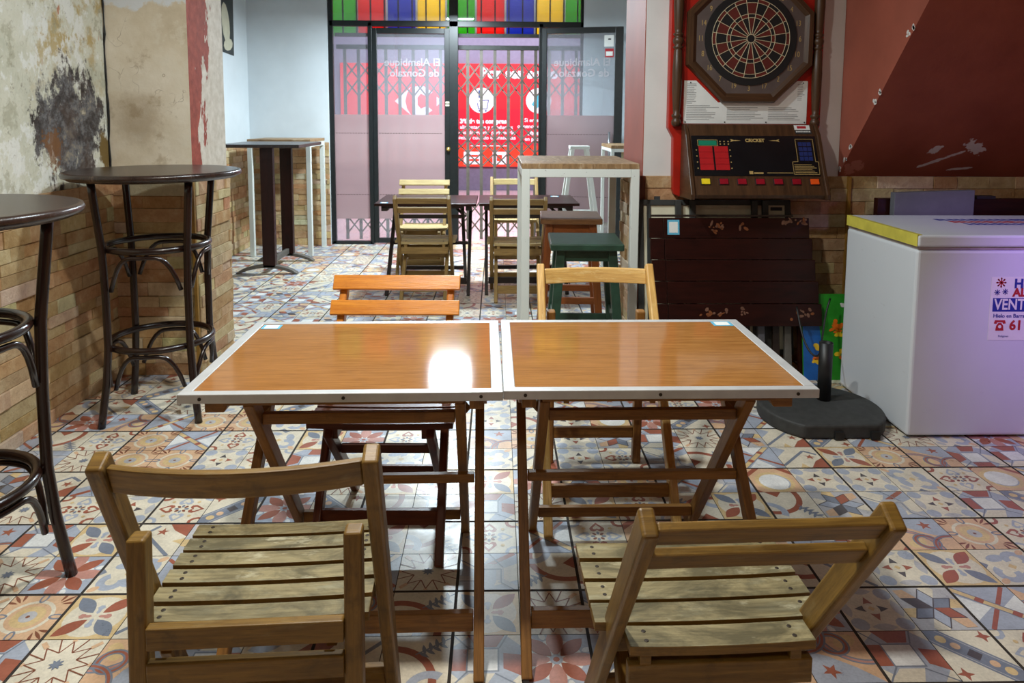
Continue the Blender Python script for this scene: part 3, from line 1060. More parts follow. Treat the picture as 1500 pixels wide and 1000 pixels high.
mb = MB()
mb.box((XPIL + 0.005, YW, 0), (3.2, YW + 0.14, 3.0), m=0)
ww = struct('wall_right', mb, M['white_warm'], label='white wall behind the dart machine with stone cladding below')
stones('stone_cladding', ww, (XPIL, YW, 0), (1, 0, 0), (0, -1, 0), 3.2 - XPIL, 1.075, 12)
mb = MB()
mb.box((XPIL, YW + 0.001, 0), (XPIL + 0.4, YPIL, 3.0))
wpr = struct('wall_pier_right', mb, M['red_paint'], label='red painted side of the right pier')
stones('stone_cladding', wpr, (XPIL, YW, 0), (0, 1, 0), (-1, 0, 0), YPIL - YW, 1.05, 13)
mb = MB()
mb.box((XPIL - 0.02, YW - 0.024, 0), (XPIL + 0.015, YW - 0.001, 1.075))
tag(mb.build('trim_3', M['mahogany'], None, 0.002), 'brown corner strip on the right pier', 'trim', None, 'structure')
mb = MB()
mb.box((1.985, YW - 0.03, 0), (2.003, YW - 0.002, 1.075))
tag(mb.build('trim_4', M['trim_yellow'], None, 0.002), 'ochre vertical strip in the stone behind the freezer', 'trim', None, 'structure')
mb = MB()
mb.box((1.55, YPIL, 0), (1.69, YB, 3.0))
struct('wall_right_rear', mb, M['white_paint'], label='right side wall of the back room')
mb = MB()
mb.box((3.2, -1.5, 0), (3.32, YB + 0.1, 3.0))
struct('wall_right_side', mb, M['red_paint'], label='right side wall of the front room')
mb = MB()
mb.box((-2.2, -1.62, 0), (3.3, -1.5, 3.0))
struct('wall_front', mb, M['red_paint'], label='wall behind the viewpoint')
mb = MB()
mb.box((-2.9, -1.62, 3.0), (3.4, YB + 0.16, 3.1))
struct('ceiling', mb, M['ceiling'], label='plain plaster ceiling')

# staircase: its left cheek and the sloping soffit rise towards the viewer
XS = 1.935
z0s, y0s, sl = 1.075, YW - 0.001, 1.10
yt = y0s - (3.0 - z0s) / sl
mb = MB()
mb.prism([(y0s, z0s), (yt, 3.0), (y0s, 3.0)], lambda u, v, d: (XS + d, u, v), 0, 1.22)
mb.mi = [0, 1, 1, 1, 1]
fcs = mb.mi
for i, fc in enumerate(mb.f):
    n = (Vector(mb.v[fc[1]]) - Vector(mb.v[fc[0]])).cross(Vector(mb.v[fc[2]]) - Vector(mb.v[fc[1]]))
    if abs(n.normalized().x) > 0.9:
        mb.mi[i] = 0
    else:
        mb.mi[i] = 1
struct('stair_soffit', mb, [M['red_paint'], M['soffit']], label='red painted sloping underside of a staircase')
mb = MB()
rp = random.Random(11)
for t in (0.02, 0.09, 0.16, 0.42, 0.47, 0.74, 0.78):
    y, z = y0s - t * 0.85, z0s + t * 0.85 * sl
    for q in range(3):
        a = rp.uniform(0, 0.03)
        mb.prism(ell(y + rp.uniform(-.012, .012), z + 0.012 + a, rp.uniform(.006, .016), rp.uniform(.006, .012), rp.uniform(0, 3), 6), lambda u, v, d: (XS - d, u, v), 0, 0.0012)
tag(mb.build('trim_5', M['white_warm']), 'white chips where the red stair edge has flaked', 'trim', None, 'structure')

# ------------------------------------------------------------------ entrance: steel frame, glass, doors
FY0, FY1 = YDW - 0.03, YDW + 0.03


def rect_frame(mb, x0, x1, z0, z1, w, y0=FY0, y1=FY1):
    mb.box((x0, y0, z0), (x0 + w, y1, z1))
    mb.box((x1 - w, y0, z0), (x1, y1, z1))
    mb.box((x0 + w, y0, z1 - w), (x1 - w, y1, z1))
    mb.box((x0 + w, y0, z0), (x1 - w, y1, z0 + w))


def pane(name, x0, x1, z0, z1, parent, mat='glass', y=YDW):
    mb = MB()
    mb.box((x0, y - 0.004, z0), (x1, y + 0.004, z1))
    return mb.build(name, M[mat], parent)


XA, XB_, XM0, XM1, XC, XD = -1.795, -1.365, -0.515, -0.42, 0.475, 0.935
ZT = 2.36
mb = MB()
for x, w in ((XA, .035), (XB_, .022), ((XM0 + XM1) / 2, .048), (XC, .022), (XD, .035)):
    mb.box((x - w, FY0, 0), (x + w, FY1, ZT + 0.04 if abs(x) < 1.5 and x in (XB_, XC) else 2.78))
mb.box((XA, FY0, ZT), (XD, FY1, ZT + 0.06))
mb.box((XA, FY0, 2.72), (XD, FY1, 2.78))
mb.box((XA, FY0, 0), (XB_, FY1, 0.035))
mb.box((XC, FY0, 0), (XD, FY1, 0.035))
df = mb.build('door_frame', M['black_metal'], None, 0.003)
tag(df, 'black steel frame of the glass entrance', 'door frame', None, 'structure')
FZ0, FZ1 = 0.28, 1.42


def etched(mb, x, z, s, y):
    wall_text(mb, 'El Alambique', x, y, z, 0.115 * s, bold=0.002, mirror=True)
    wall_text(mb, 'de Gonzalo', x + 0.02, y, z - 0.115 * s, 0.115 * s, bold=0.002, mirror=True)


def seams(x0, x1, parent, y=YDW):
    mb = MB()
    for z in (0.545, 1.215):
        x = x0 + .01
        while x < x1 - .03:
            mb.box((x, y - .0056, z), (x + .022, y - .0046, z + .006))
            x += .03
    mb.build('film_seam', M['dart_grey'], parent)


def side_light(name, x0, x1, label):
    o = pane('clear_pane', x0, x1, FZ1, ZT, None)
    o.name = name
    tag(o, label, 'window', None, 'structure')
    pane('frosted_film', x0, x1, FZ0, FZ1, o, 'frost')
    pane('lower_pane', x0, x1, 0.035, FZ0, o)
    seams(x0, x1, o)
    return o


side_light('window_1', XA + .035, XB_ - .022, 'narrow frosted side pane left of the entrance doors')
side_light('window_2', XC + .022, XD - .035, 'narrow frosted side pane right of the entrance doors')
o = pane('window_3', XA + .035, XM0, ZT + .06, 2.72, None)
tag(o, 'left fanlight pane above the doors', 'window', None, 'structure')
o = pane('window_4', XM1, XD - .035, ZT + .06, 2.72, None)
tag(o, 'right fanlight pane above the doors', 'window', None, 'structure')


def door_leaf(name, w, label, hand):
    """local: hinge edge at x=0, leaf runs along +x"""
    root = bpy.data.objects.new(name, None)
    C.objects.link(root)
    tag(root, label, 'door', None, 'structure')
    mb = MB()
    H = ZT - 0.015
    for x0, x1 in ((0, .05), (w - .085, w)):
        mb.box((x0, -.02, .012), (x1, .02, H))
    mb.box((.05, -.02, H - .06), (w - .085, .02, H))
    mb.box((.05, -.02, .012), (w - .085, .02, .07))
    mb.build('leaf_frame', M['black_metal'], root, 0.003)
    for nm, a, b, mt in (('clear_pane', FZ1, H - .06, 'glass'), ('frosted_film', FZ0, FZ1, 'frost'), ('lower_pane', .07, FZ0, 'glass')):
        mb = MB()
        mb.box((.05, -.004, a), (w - .085, .004, b))
        mb.build(nm, M[mt], root)
    seams(.05, w - .085, root, 0)
    mb = MB()
    etched(mb, w * 0.50, 1.98, 1.0, -0.0055)
    mb.build('etched_lettering', M['etch'], root)
    mb = MB()
    if hand == 'knob':
        mb.lathe([(0.0, -.03), (.018, -.028), (.024, -.012), (.02, 0.0)], (0, 0, 0), 16)
        mb.v = [(w - .045 + x, -.022 + z, 1.05 + y) for x, y, z in mb.v]
        mb.build('knob', M['brass'], root, 0, True)
        mb = MB()
        for z in (1.515, 1.545):
            mb.box((w - .075, -.024, z), (w - .02, -.0205, z + .018))
        mb.build('label_plate', M['cream_panel'], root)
        mb = MB()
        mb.box((w - .03, -.024, 1.93), (w - .012, -.0205, 2.05))
        mb.build('white_plate', M['paper'], root)
    else:
        mb.tube([(w - .13, -.035, .75), (w - .13, -.035, 1.25)], .012, 10)
        mb.tube([(w - .13, -.035, 1.1), (w - .06, -.035, 1.12), (w - .045, -.02, 1.12)], .008, 8)
        mb.build('pull_handle', M['steel'], root, 0, True)
        mb = MB()
        mb.box((w - .2, -.0075, 2.14), (w - .1, -.0045, 2.26), m=0)
        mb.box((w - .19, -.008, 2.03), (w - .1, -.0045, 2.12), m=1)
        mb.box((w - .18, -.0085, 2.045), (w - .11, -.0079, 2.09), m=0)
        mb.box((w - .16, -.0085, 2.21), (w - .13, -.0074, 2.225), m=2)
        mb.build('notice_sticker', [M['paper'], M['ink_red'], M['dark_print']], root)
    return root


d1 = door_leaf('door_1', XM0 + .035 - (XB_ + .022) - 0.002, 'closed glass door leaf left of the open gateway', 'knob')
d1.location = (XB_ + .022, YDW, 0)
d2 = door_leaf('door_2', 0.86, 'open glass door leaf swung into the room on the right', 'pull')
d2.location = (0.485, YDW - 0.075, 0)
d2.rotation_euler = (0, 0, -math.atan2(0.2, 0.82))

# ------------------------------------------------------------------ street beyond the doors
mb = MB()
mb.box((-6, YB + 0.16, -0.06), (6, 13.8, -0.004))
struct('floor_street', mb, M['paving'], label='pale pinkish paving outside the entrance')
mb = MB()
mb.box((-6, 13.8, 0), (6, 13.95, 4.2), m=0)
mb.box((-6, 13.74, 0.0), (6, 13.8, 0.42), m=1)
struct('wall_street', mb, [M['street_wall'], M['street_dark']], label='violet grey shopfront wall across the street')
SG = thing('advertising_panel', (0, 13.72, 0.46), 'backlit red supermarket panel with white text seen through the gate', 'sign')
mb = MB()
mb.box((-2.95, 13.70, 0.46), (2.6, 13.735, 0.86), m=1)
mb.box((-2.95, 13.70, 0.86), (-0.75, 13.735, 2.40), m=2)
mb.box((-0.75, 13.70, 0.86), (2.6, 13.735, 1.55), m=0)
mb.box((-0.75, 13.70, 1.55), (2.6, 13.735, 2.40), m=2)
mb.build('panel', [M['sign_deep'], M['sign_orange'], M['sign_red']], SG)
mb = MB()
Y = 13.694
wall_text(mb, 'Por ser socio', 0.42, Y, 2.215, 0.27, bold=0.012)
wall_text(mb, 'eres', 1.75, Y, 2.215, 0.27, bold=0.012)
mb.build('headline', M['sign_white'], SG)
mb = MB()
wall_text(mb, '3% de tus compras', -0.26, Y, 1.315, 0.115, bold=0.006)
for i, s in enumerate(('en alimentación y productos', 'frescos, droguería, perfumería,', 'limpieza y cuidado de mascotas')):
    wall_text(mb, s, -0.26, Y, 1.205 - 0.1 * i, 0.098, bold=0.002)
mb.build('offer_text', M['sign_white'], SG)
mb = MB()
wall_text(mb, 'Si eres mayor', 0.80, Y, 1.34, 0.1, bold=0.002)
wall_text(mb, 'o menor de 30 años', 0.80, Y, 1.225, 0.1, bold=0.002)
wall_text(mb, 'ahorrate', 0.80, Y, 1.10, 0.125, bold=0.006)
wall_text(mb, 'en productos', 0.80, Y, 0.985, 0.1, bold=0.002)
mb.build('offer_text', M['sign_white'], SG)
mb = MB()
for a, b in ((-.5, .2),):
    mb.box((a, Y - .002, .845), (b, Y, .862))
mb.box((-.63, Y - .002, .50), (-.28, Y, .74))
mb.box((-.08, Y - .002, .50), (.18, Y, .74))
mb.build('lettering', M['sign_white'], SG)
mb = MB()
mb.box((-.56, Y - .004, .56), (-.34, Y - .002, .60))
mb.box((-.56, Y - .004, .64), (-.34, Y - .002, .68))
mb.box((.0, Y - .004, .56), (.1, Y - .002, .68))
mb.build('lettering_ground', M['sign_orange'], SG)
for cx, cmat in ((-0.29, 'sign_navy'), (0.79, 'sign_teal')):
    mb = MB()
    mb.prism(circ(cx, 1.71, 0.24, 32), XZ(Y), -.004, 0)
    o = mb.build('picture_disc', M['sign_white'], SG)
    mb = MB()
    if cx < 0:
        mb.box((cx - .06, Y - .007, 1.76), (cx - .005, Y - .005, 1.9))
        for q in poly_lines([(cx - .08, 1.66), (cx - .06, 1.55), (cx + .1, 1.55), (cx + .13, 1.72), (cx - .05, 1.70)], .016, False):
            mb.prism(q, XZ(Y), -.007, -.005)
        for dx in (-.04, .08):
            mb.prism(circ(cx + dx, 1.515, .018, 10), XZ(Y), -.007, -.005)
    else:
        mb.prism(line(cx - .08, 1.6, cx + .05, 1.82, .13), XZ(Y), -.007, -.005)
    mb.build('pictogram', M[cmat], o)
# emblem on the left of the panel: pointed C shape and arrow
mb = MB()
mb.prism([(-1.93, 1.69), (-1.62, 1.42), (-1.70, 1.55), (-1.73, 1.69), (-1.70, 1.83), (-1.62, 1.96)], XZ(Y), -.003, 0)
mb.prism([(-1.60, 1.42), (-1.40, 1.40), (-1.22, 1.52), (-1.32, 1.60), (-1.44, 1.55), (-1.50, 1.62), (-1.50, 1.76), (-1.44, 1.83), (-1.32, 1.78), (-1.22, 1.86), (-1.40, 1.98), (-1.60, 1.96)], XZ(Y), -.003, 0)
mb.prism([(-1.14, 1.60), (-1.04, 1.69), (-1.14, 1.78)], XZ(Y), -.003, 0)
mb.build('emblem', M['sign_white'], SG)

# coloured sheets behind the fanlight
GX0 = -1.79
SH = thing('striped_awning', (-0.45, YDW + 0.40, 2.30), 'awning of green, red, blue and yellow stripes behind the fanlight', 'awning')
cols = ['green', 'red', 'blue', 'yellow']
xs = -1.90
for i in range(9):
    mb = MB()
    x0, x1 = xs + i * 0.334, xs + i * 0.334 + 0.312
    mb.box((x0, YDW + 0.40, 2.30), (x1, YDW + 0.42, 3.0))
    mb.build('stripe', M['sheet_' + cols[i % 4]], SH)
    mb = MB()
    mb.box((x1, YDW + 0.398, 2.30), (x1 + 0.022, YDW + 0.42, 3.0))
    mb.build('piping', M['paper'], SH)

# folding lattice gate, pulled across just outside the doors
GY = YDW + 0.24
GT = thing('lattice_gate', (-0.43, GY, 0), 'grey steel folding lattice gate drawn across outside the doors', 'gate')
gs = 0.1515
nb = 19
for i in range(nb):
    x = -1.69 + i * gs
    mb = MB()
    mb.box((x - .017, GY - .008, 0.012), (x + .017, GY + .008, 2.14))
    mb.build('gate_bar', M['gate_metal'], GT)
    mb = MB()
    mb.box((x - .008, GY - .07, 2.30), (x + .008, GY - .05, 2.80))
    mb.build('upper_bar', M['black_metal'], GT)
for lo, hi, nx in ((0.08, 0.46, 2), (0.84, 1.30, 3), (1.62, 2.0, 2)):
    mb = MB()
    for i in range(nb - 1):
        xa, xb = -1.69 + i * gs, -1.69 + (i + 1) * gs
        for q in range(nx):
            za, zb = lo + (hi - lo) * q / nx, lo + (hi - lo) * (q + 1) / nx
            mb.bar((xa, GY - .012, za), (xb, GY - .012, zb), .016, .004, (0, 0, 1))
            mb.bar((xa, GY + .012, zb), (xb, GY + .012, za), .016, .004, (0, 0, 1))
    mb.build('lattice', M['gate_metal'], GT)
mb = MB()
mb.box((-1.78, GY - .02, 2.14), (1.1, GY + .02, 2.19))
mb.box((-1.78, GY - .08, 2.27), (1.1, GY - .04, 2.31))
mb.build('top_rail', M['dark_grey_metal'], GT, .002)


# ------------------------------------------------------------------ folding tables
def folding_table(name, label, group, mirror, style):
    t = thing(name, (0, 0, 0), label, 'table', group)
    sx = -1 if mirror else 1
    hw, hd, zt = 0.40, 0.315, 0.72
    if style == 'trim':
        mb = MB()
        mb.box((-hw + .03, -hd + .026, zt - .02), (hw - .03, hd - .026, zt - .001))
        mb.build('tabletop', M['laminate'], t, .001)
        mb = MB()
        w = .026
        mb.box((-hw, -hd, zt - .024), (hw, -hd + w, zt))
        mb.box((-hw, hd - w, zt - .024), (hw, hd, zt))
        mb.box((-hw, -hd + w, zt - .024), (-hw + .03, hd - w, zt))
        mb.box((hw - .03, -hd + w, zt - .024), (hw, hd - w, zt))
        mb.build('edge_trim', M['alu'], t, .002)
        for x in (-.345, .005, .345):
            mb = MB()
            mb.prism(circ(x * sx, zt - .012, .0045, 10), XZ(-hd), -.0015, .001)
            mb.build('screw', M['screw'], t)
        legm, clm = M['oak_leg'], M['oak_leg']
    else:
        mb = MB()
        mb.box((-hw, -hd, zt - .022), (hw, hd, zt))
        mb.build('tabletop', M['wenge'], t, .003)
        legm, clm = M['dark_leg'], M['dark_leg']
    mb = MB()
    for x in (-.335, .345):
        x *= sx
        mb.prism([(-.27, zt - .0245), (.27, zt - .0245), (.27, zt - .04), (.24, zt - .062), (-.24, zt - .062), (-.27, zt - .04)], lambda u, v, d, x=x: (x + d, u, v), -.015, .015)
    mb.box((-.30, -.285, zt - .042), (.30, -.262, zt - .0245))
    mb.box((-.30, .262, zt - .042), (.30, .285, zt - .0245))
    mb.build('under_frame', clm, t, .002)
    mb = MB()
    xa, xb = sorted((-.352 * sx, -.283 * sx))
    mb.prism([(xa, zt - .0245), (xb, zt - .0245), (xb - (.02 if sx > 0 else 0), zt - .066), (xa + (.0 if sx > 0 else .02), zt - .066)], lambda u, v, d: (u, -.27 + d, v), 0, .13)
    mb.build('cleat', clm, t, .004)
    mb = MB()
    xa, xb = sorted((.352 * sx, .315 * sx))
    mb.box((xa, -.28, zt - .06), (xb, -.2, zt - .0245))
    mb.build('cleat', clm, t, .003)
    yf, yb = -.385, .25
    for xo, xi in ((-.30, -.25), (.34, .29)):
        xo, xi = xo * sx, xi * sx
        mb = MB()
        mb.bar((xo, yf, 0), (xo, .22, zt - .045), .027, .042, (1, 0, 0))
        mb.build('leg', legm, t, .003)
        mb = MB()
        mb.bar((xi, yb + .04, 0), (xi, -.235, zt - .045), .027, .042, (1, 0, 0))
        mb.build('leg', legm, t, .003)

    def at(y0, y1, z):
        return y0 + (y1 - y0) * z / (zt - .045)
    for z, a, b, x0, x1, hh in ((.10, yf, .22, -.285, .325, .05), (.365, yf, .22, -.285, .325, .026), (.10, yb + .04, -.235, -.235, .275, .034), (.60, yb + .04, -.235, -.235, .275, .03)):
        mb = MB()
        y = at(a, b, z)
        mb.bar((x0 * sx, y, z), (x1 * sx, y, z), .02, hh, (0, 1, 0))
        mb.build('stretcher', legm, t, .002)
    for x in (-.268, .308):
        mb = MB()
        mb.bar((x * sx - .1 * sx * (1 if x > 0 else -1), -.03, zt - .045), (x * sx, -.12, zt - .13), .012, .022, (0, 1, 0))
        mb.build('brace', legm, t, .001)
    return t


def sticker(parent, x, y, z, sx=.06, sy=.045):
    mb = MB()
    mb.box((x - sx / 2, y - sy / 2, z), (x + sx / 2, y + sy / 2, z + .0006), m=0)
    mb.box((x - sx * .36, y - sy * .38, z + .0006), (x + sx * .36, y + sy * .38, z + .0009), m=1)
    o = mb.build('sticker', [M['sticker'], M['paper']], parent)
    o['label'] = 'small blue and white sticker'
    return o


tl = folding_table('folding_table', 'left of the two front aluminium edged tables, lamp glare on top', 'aluminium edged folding tables', False, 'trim')
sticker(tl, -.335, .255, .7194)
tr_ = folding_table('folding_table', 'right of the two front aluminium edged tables, nearer the umbrella base', 'aluminium edged folding tables', True, 'trim')
sticker(tr_, .335, .265, .7194, .065, .05)
tl.location = (-.388, 2.035, 0)
tl.rotation_euler = (0, 0, math.radians(1.0))
tr_.location = (.4165, 2.05, 0)
tr_.rotation_euler = (0, 0, math.radians(.3))
fl_ = folding_table('folding_table', 'dark folding table by the closed door leaf, left of the far pair', 'dark folding tables by the entrance', False, 'dark')
sticker(fl_, -.33, -.255, .72, .06, .05)
fr_ = folding_table('folding_table', 'dark folding table in front of the gate, right of the far pair', 'dark folding tables by the entrance', True, 'dark')
sticker(fr_, .25, .2, .72, .07, .05)
fl_.location = (-.562, 5.92, 0)
fr_.location = (.254, 5.95, 0)
fr_.rotation_euler = (0, 0, math.radians(1))


# ------------------------------------------------------------------ folding chairs (sitter faces local +y)
def curved_rail(mb, hw, y, z, h, t, bow, n=10):
    pts = [(-hw + 2 * hw * i / n) for i in range(n + 1)]
    u0 = rnd.uniform(0, 9)
    b = len(mb.v)
    for i, x in enumerate(pts):
        yy = y - bow * (1 - (x / hw) ** 2)
        for dy, dz in ((-t / 2, -h / 2), (t / 2, -h / 2), (t / 2, h / 2), (-t / 2, h / 2)):
            lean = -dz * 0.35
            mb.v.append((x, yy + dy + lean, z + dz))
    for i in range(n):
        for q in range(4):
            q2 = (q + 1) % 4
            mb.f.append([b + i * 4 + q, b + i * 4 + q2, b + (i + 1) * 4 + q2, b + (i + 1) * 4 + q])
            va, vb = q * .05, (q + 1) * .05
            ua, ub = u0 + pts[i], u0 + pts[i + 1]
            mb.uv.append([(ua, va), (ua, vb), (ub, vb), (ub, va)])
            mb.mi.append(0)
            mb.col.append(None)
    for i, rev in ((0, True), (n, False)):
        ids = [b + i * 4 + q for q in range(4)]
        mb.f.append(ids[::-1] if rev else ids)
        mb.uv.append([(0, 0), (0, .02), (.05, .02), (.05, 0)])
        mb.mi.append(0)
        mb.col.append(None)


def slat_seat(t, z, y0, y1, n, hw, mat, hw_last=None, gap=.012, th=.019, nails=True, edge=None, sag=.004):
    mb = MB()
    d = (y1 - y0 - gap * (n - 1)) / n
    N = 8
    for i in range(n):
        a = y0 + i * (d + gap)
        h = hw_last if (hw_last and i == 0) else hw
        dz = rnd.uniform(-.0015, .0015)
        b = len(mb.v)
        u0, v0 = rnd.uniform(0, 30), rnd.uniform(0, 30)
        xs_ = [-h + 2 * h * q / N for q in range(N + 1)]
        for x in xs_:
            zz = z + dz - sag * (1 - (x / h) ** 2)
            for yy, z2 in ((a, zz - th), (a + d, zz - th), (a + d, zz), (a, zz)):
                mb.v.append((x, yy, z2))
        for q in range(N):
            for w_, va, vb, m in ((0, 0, d, 0), (1, 0, th, 2), (2, d, 0, 0), (3, 0, th, 2)):
                w2 = (w_ + 1) % 4
                mb.f.append([b + q * 4 + w_, b + q * 4 + w2, b + q * 4 + 4 + w2, b + q * 4 + 4 + w_])
                ua, ub = u0 + xs_[q], u0 + xs_[q + 1]
                mb.uv.append([(ua, v0 + va), (ua, v0 + vb), (ub, v0 + vb), (ub, v0 + va)])
                mb.mi.append(m)
                mb.col.append(None)
        for q, ids in ((0, [3, 2, 1, 0]), (N, [0, 1, 2, 3])):
            mb.f.append([b + q * 4 + w_ for w_ in ids])
            mb.uv.append([(u0, v0), (u0 + .05, v0), (u0 + .05, v0 + .02), (u0, v0 + .02)])
            mb.mi.append(2)
            mb.col.append(None)
        if nails:
            for s in (-1, 1):
                for q in (.28, .72):
                    x, y = s * (h - .035), a + d * q
                    mb.prism(ell(x, y, .0048, .0048, 0, 7), XY(z + dz - .0012), -.001, .001, m=1)
    mb.build('seat', [mat, M['screw'], edge or mat], t, .002)


def post(t, x, y0, z0, y1, z1, w, d, mat, name='leg'):
    mb = MB()
    mb.bar((x, y0, z0), (x, y1, z1), w, d, (1, 0, 0))
    return mb.build(name, mat, t, .006, seg=3)


def rails(t, name, mat, items):
    for (x0, x1, y, z, dy, dz) in items:
        mb = MB()
        mb.box((x0, y - dy / 2, z - dz / 2), (x1, y + dy / 2, z + dz / 2))
        mb.build(name, mat, t, .0025)


def chair_curved(name, label, group, frame, seat, rail, legs=None, pw=.218, bent=False):
    t = thing(name, (0, 0, 0), label, 'chair', group)
    legs = legs or frame
    for s in (-1, 1):
        post(t, s * pw, 0.12 if bent else .29, 0, -.275 if not bent else -.265, .808, .03, .045, frame)
        post(t, s * (pw - .04), -.245, 0, -.215, .640, .034, .04, legs)
    mb = MB()
    q = pw - .015
    curved_rail(mb, q, -.252, .768, .056, .019, .032)
    mb.build('back_rail', rail, t, .004)
    y0 = -.19 if bent else -.150
    slat_seat(t, .455, y0, y0 + .325, 6, pw - .018, seat, edge=frame)
    q2 = pw - .057
    rails(t, 'seat_rail', frame, [(-q2, q2, y0 - .048, .458, .02, .043), (-q2, q2, y0 - .052, .392, .02, .043)])
    for s in (-1, 1):
        mb = MB()
        mb.bar((s * .15, y0 - .035, .424), (s * .15, y0 + .315, .424), .02, .022, (1, 0, 0))
        mb.build('seat_bearer', frame, t, .002)
    rails(t, 'stretcher', legs, [(-q, q, 0.06 if bent else .205, .12, .018, .045), (-q2, q2, -.235, .13, .018, .045), (-q, q, -.07 if bent else .0, .415, .016, .022)])
    return t


def chair_flat(name, label, group, frame, seat, rail, slats_on_front=False, upper=None):
    t = thing(name, (0, 0, 0), label, 'chair', group)
    ht = .80 if slats_on_front else .775
    pw = .197
    for s in (-1, 1):
        if slats_on_front and upper:
            f_ = .45
            post(t, s * pw, .255, 0, .255 - .53 * f_, ht * f_, .027, .045, frame)
            post(t, s * pw, .255 - .53 * f_, ht * f_, -.275, ht, .027, .045, upper, 'back_post')
        else:
            post(t, s * pw, .255, 0, -.275, ht, .027, .05, frame)
        post(t, s * .163, -.23, 0, .165, .40, .027, .042, frame)
    k_ = lambda z: .255 - .53 * z / ht
    th = math.atan2(.53, ht)
    zs = (.772, .692) if slats_on_front else (.752, .678)
    for z in zs:
        mb = MB()
        hw = .233 if slats_on_front else pw - .0135
        h = .056 if slats_on_front else .05
        off = .034 if slats_on_front else -.006
        y = k_(z) + off * math.cos(th)
        zz = z + off * math.sin(th)
        up = Vector((0, -math.sin(th), math.cos(th)))
        mb.bar((-hw, y, zz), (hw, y, zz), h, .016, up)
        mb.build('back_rail', rail, t, .003)
    if slats_on_front:
        slat_seat(t, .425, -.165, .16, 5, .235, seat, .175, nails=False)
    else:
        slat_seat(t, .42, -.090, .240, 5, .232, seat, .178, edge=frame if frame != M['olive'] else None)
    zb = .389 if slats_on_front else .386
    for s in (-1, 1):
        mb = MB()
        mb.bar((s * .145, -.15 if slats_on_front else -.08, zb), (s * .145, .16, zb), .022, .034 if slats_on_front else .03, (1, 0, 0))
        mb.build('seat_bearer', frame, t, .002)
    rails(t, 'stretcher', frame, [(-pw + .013, pw - .013, k_(.12), .12, .018, .05), (-.149, .149, -.17, .09, .018, .06), (-pw + .013, pw - .013, k_(.36), .36, .02, .04), (-.149, .149, .05, .29, .016, .03), (-.178, .178, -.07, zb - .035, .022, .05)])
    return t


RZ = math.radians
GA = 'wooden folding chairs'
ch = chair_curved('folding_chair', 'front left honey wood folding chair, curved back rail towards viewer', GA, M['honey'], M['weathered'], M['honey'], None, .233, True)
ch.location, ch.rotation_euler = (-.468, 1.475, 0), (0, 0, RZ(3.0))
ch = chair_flat('folding_chair', 'front right folding chair with two straight back rails and worn slat seat', GA, M['honey'], M['weathered'], M['honey'])
ch.location, ch.rotation_euler = (.425, 1.335, 0), (0, 0, RZ(2.0))
ch = chair_flat('folding_chair', 'bright orange slatted folding chair behind the left front table', GA, M['mahogany'], M['mahogany'], M['orange'], True, M['orange'])
ch.location, ch.rotation_euler = (-.37, 2.375, 0), (0, 0, PI - RZ(1))
ch = chair_curved('folding_chair', 'golden folding chair with scratched curved rail behind the right front table', GA, M['honey_light'], M['honey'], M['honey_light'], M['oak_leg'])
ch.location, ch.rotation_euler = (.394, 2.56, 0), (0, 0, PI)
fb1 = chair_flat('folding_chair', 'far folding chair seen from behind, at the left dark table', GA, M['olive'], M['pale'], M['olive'])
fb1.scale = (1.02, 1.0, 1.035)
fb1.location = (-.56, 5.60, 0)
fb2 = copy_tree(fb1)
tag(fb2, 'far folding chair seen from behind, beside the white bar table leg')
fb2.location = (.162, 5.53, 0)
ch = chair_flat('folding_chair', 'pale slatted chair facing us behind the left dark table', GA, M['olive'], M['pale'], M['pale'], True)
ch.location, ch.rotation_euler = (-.67, 6.42, 0), (0, 0, PI)
ch = chair_curved('folding_chair', 'pale curved-rail chair facing us in front of the lattice gate', GA, M['olive'], M['pale'], M['pale'])
ch.location, ch.rotation_euler = (.17, 6.75, 0), (0, 0, PI)


# ------------------------------------------------------------------ bentwood bar tables
def bar_table(label, group):
    t = thing('bentwood_bar_table', (0, 0, 0), label, 'bar table', group)
    mb = MB()
    mb.lathe([(.32, 1.108), (.354, 1.112), (.362, 1.118), (.377, 1.124), (.381, 1.134), (.376, 1.145), (.364, 1.148)], n=64)
    mb.build('tabletop', M['bar_top'], t, 0, True)
    rr = [(1.11, .285), (.95, .268), (.80, .252), (.60, .246), (.36, .246), (.20, .260), (.0, .292)]
    for a in range(4):
        ang = RZ(90 * a)
        path = []
        for i in range(len(rr) - 1):
            (z0, r0), (z1, r1) = rr[i], rr[i + 1]
            for q in range(3):
                f = q / 3
                path.append((r0 + (r1 - r0) * f, z0 + (z1 - z0) * f))
        path.append((rr[-1][1], rr[-1][0]))
        path = [(r * math.cos(ang), r * math.sin(ang), z) for r, z in path]
        mb = MB()
        mb.tube(path, .0165, 12)
        mb.build('leg', M['bent'], t, 0, True)
    for zr in (.80, .35):
        mb = MB()
        mb.tube([(.222 * math.cos(2 * PI * i / 40), .222 * math.sin(2 * PI * i / 40), zr) for i in range(40)], .0155, 10, True)
        mb.build('ring', M['bent'], t, 0, True)
        for a in range(4):
            a0 = RZ(90 * a)
            p = []
            for i in range(17):
                f = i / 16
                ang = a0 + RZ(6 + 78 * f)
                s = abs(2 * f - 1)
                z = zr - .028 - .155 * max(0, (s - .25) / .75) ** 2.6
                r = .222 + .012 * s ** 2
                p.append((r * math.cos(ang), r * math.sin(ang), z))
            mb = MB()
            mb.tube(p, .010, 8)
            mb.build('brace', M['bent'], t, 0, True)
    return t


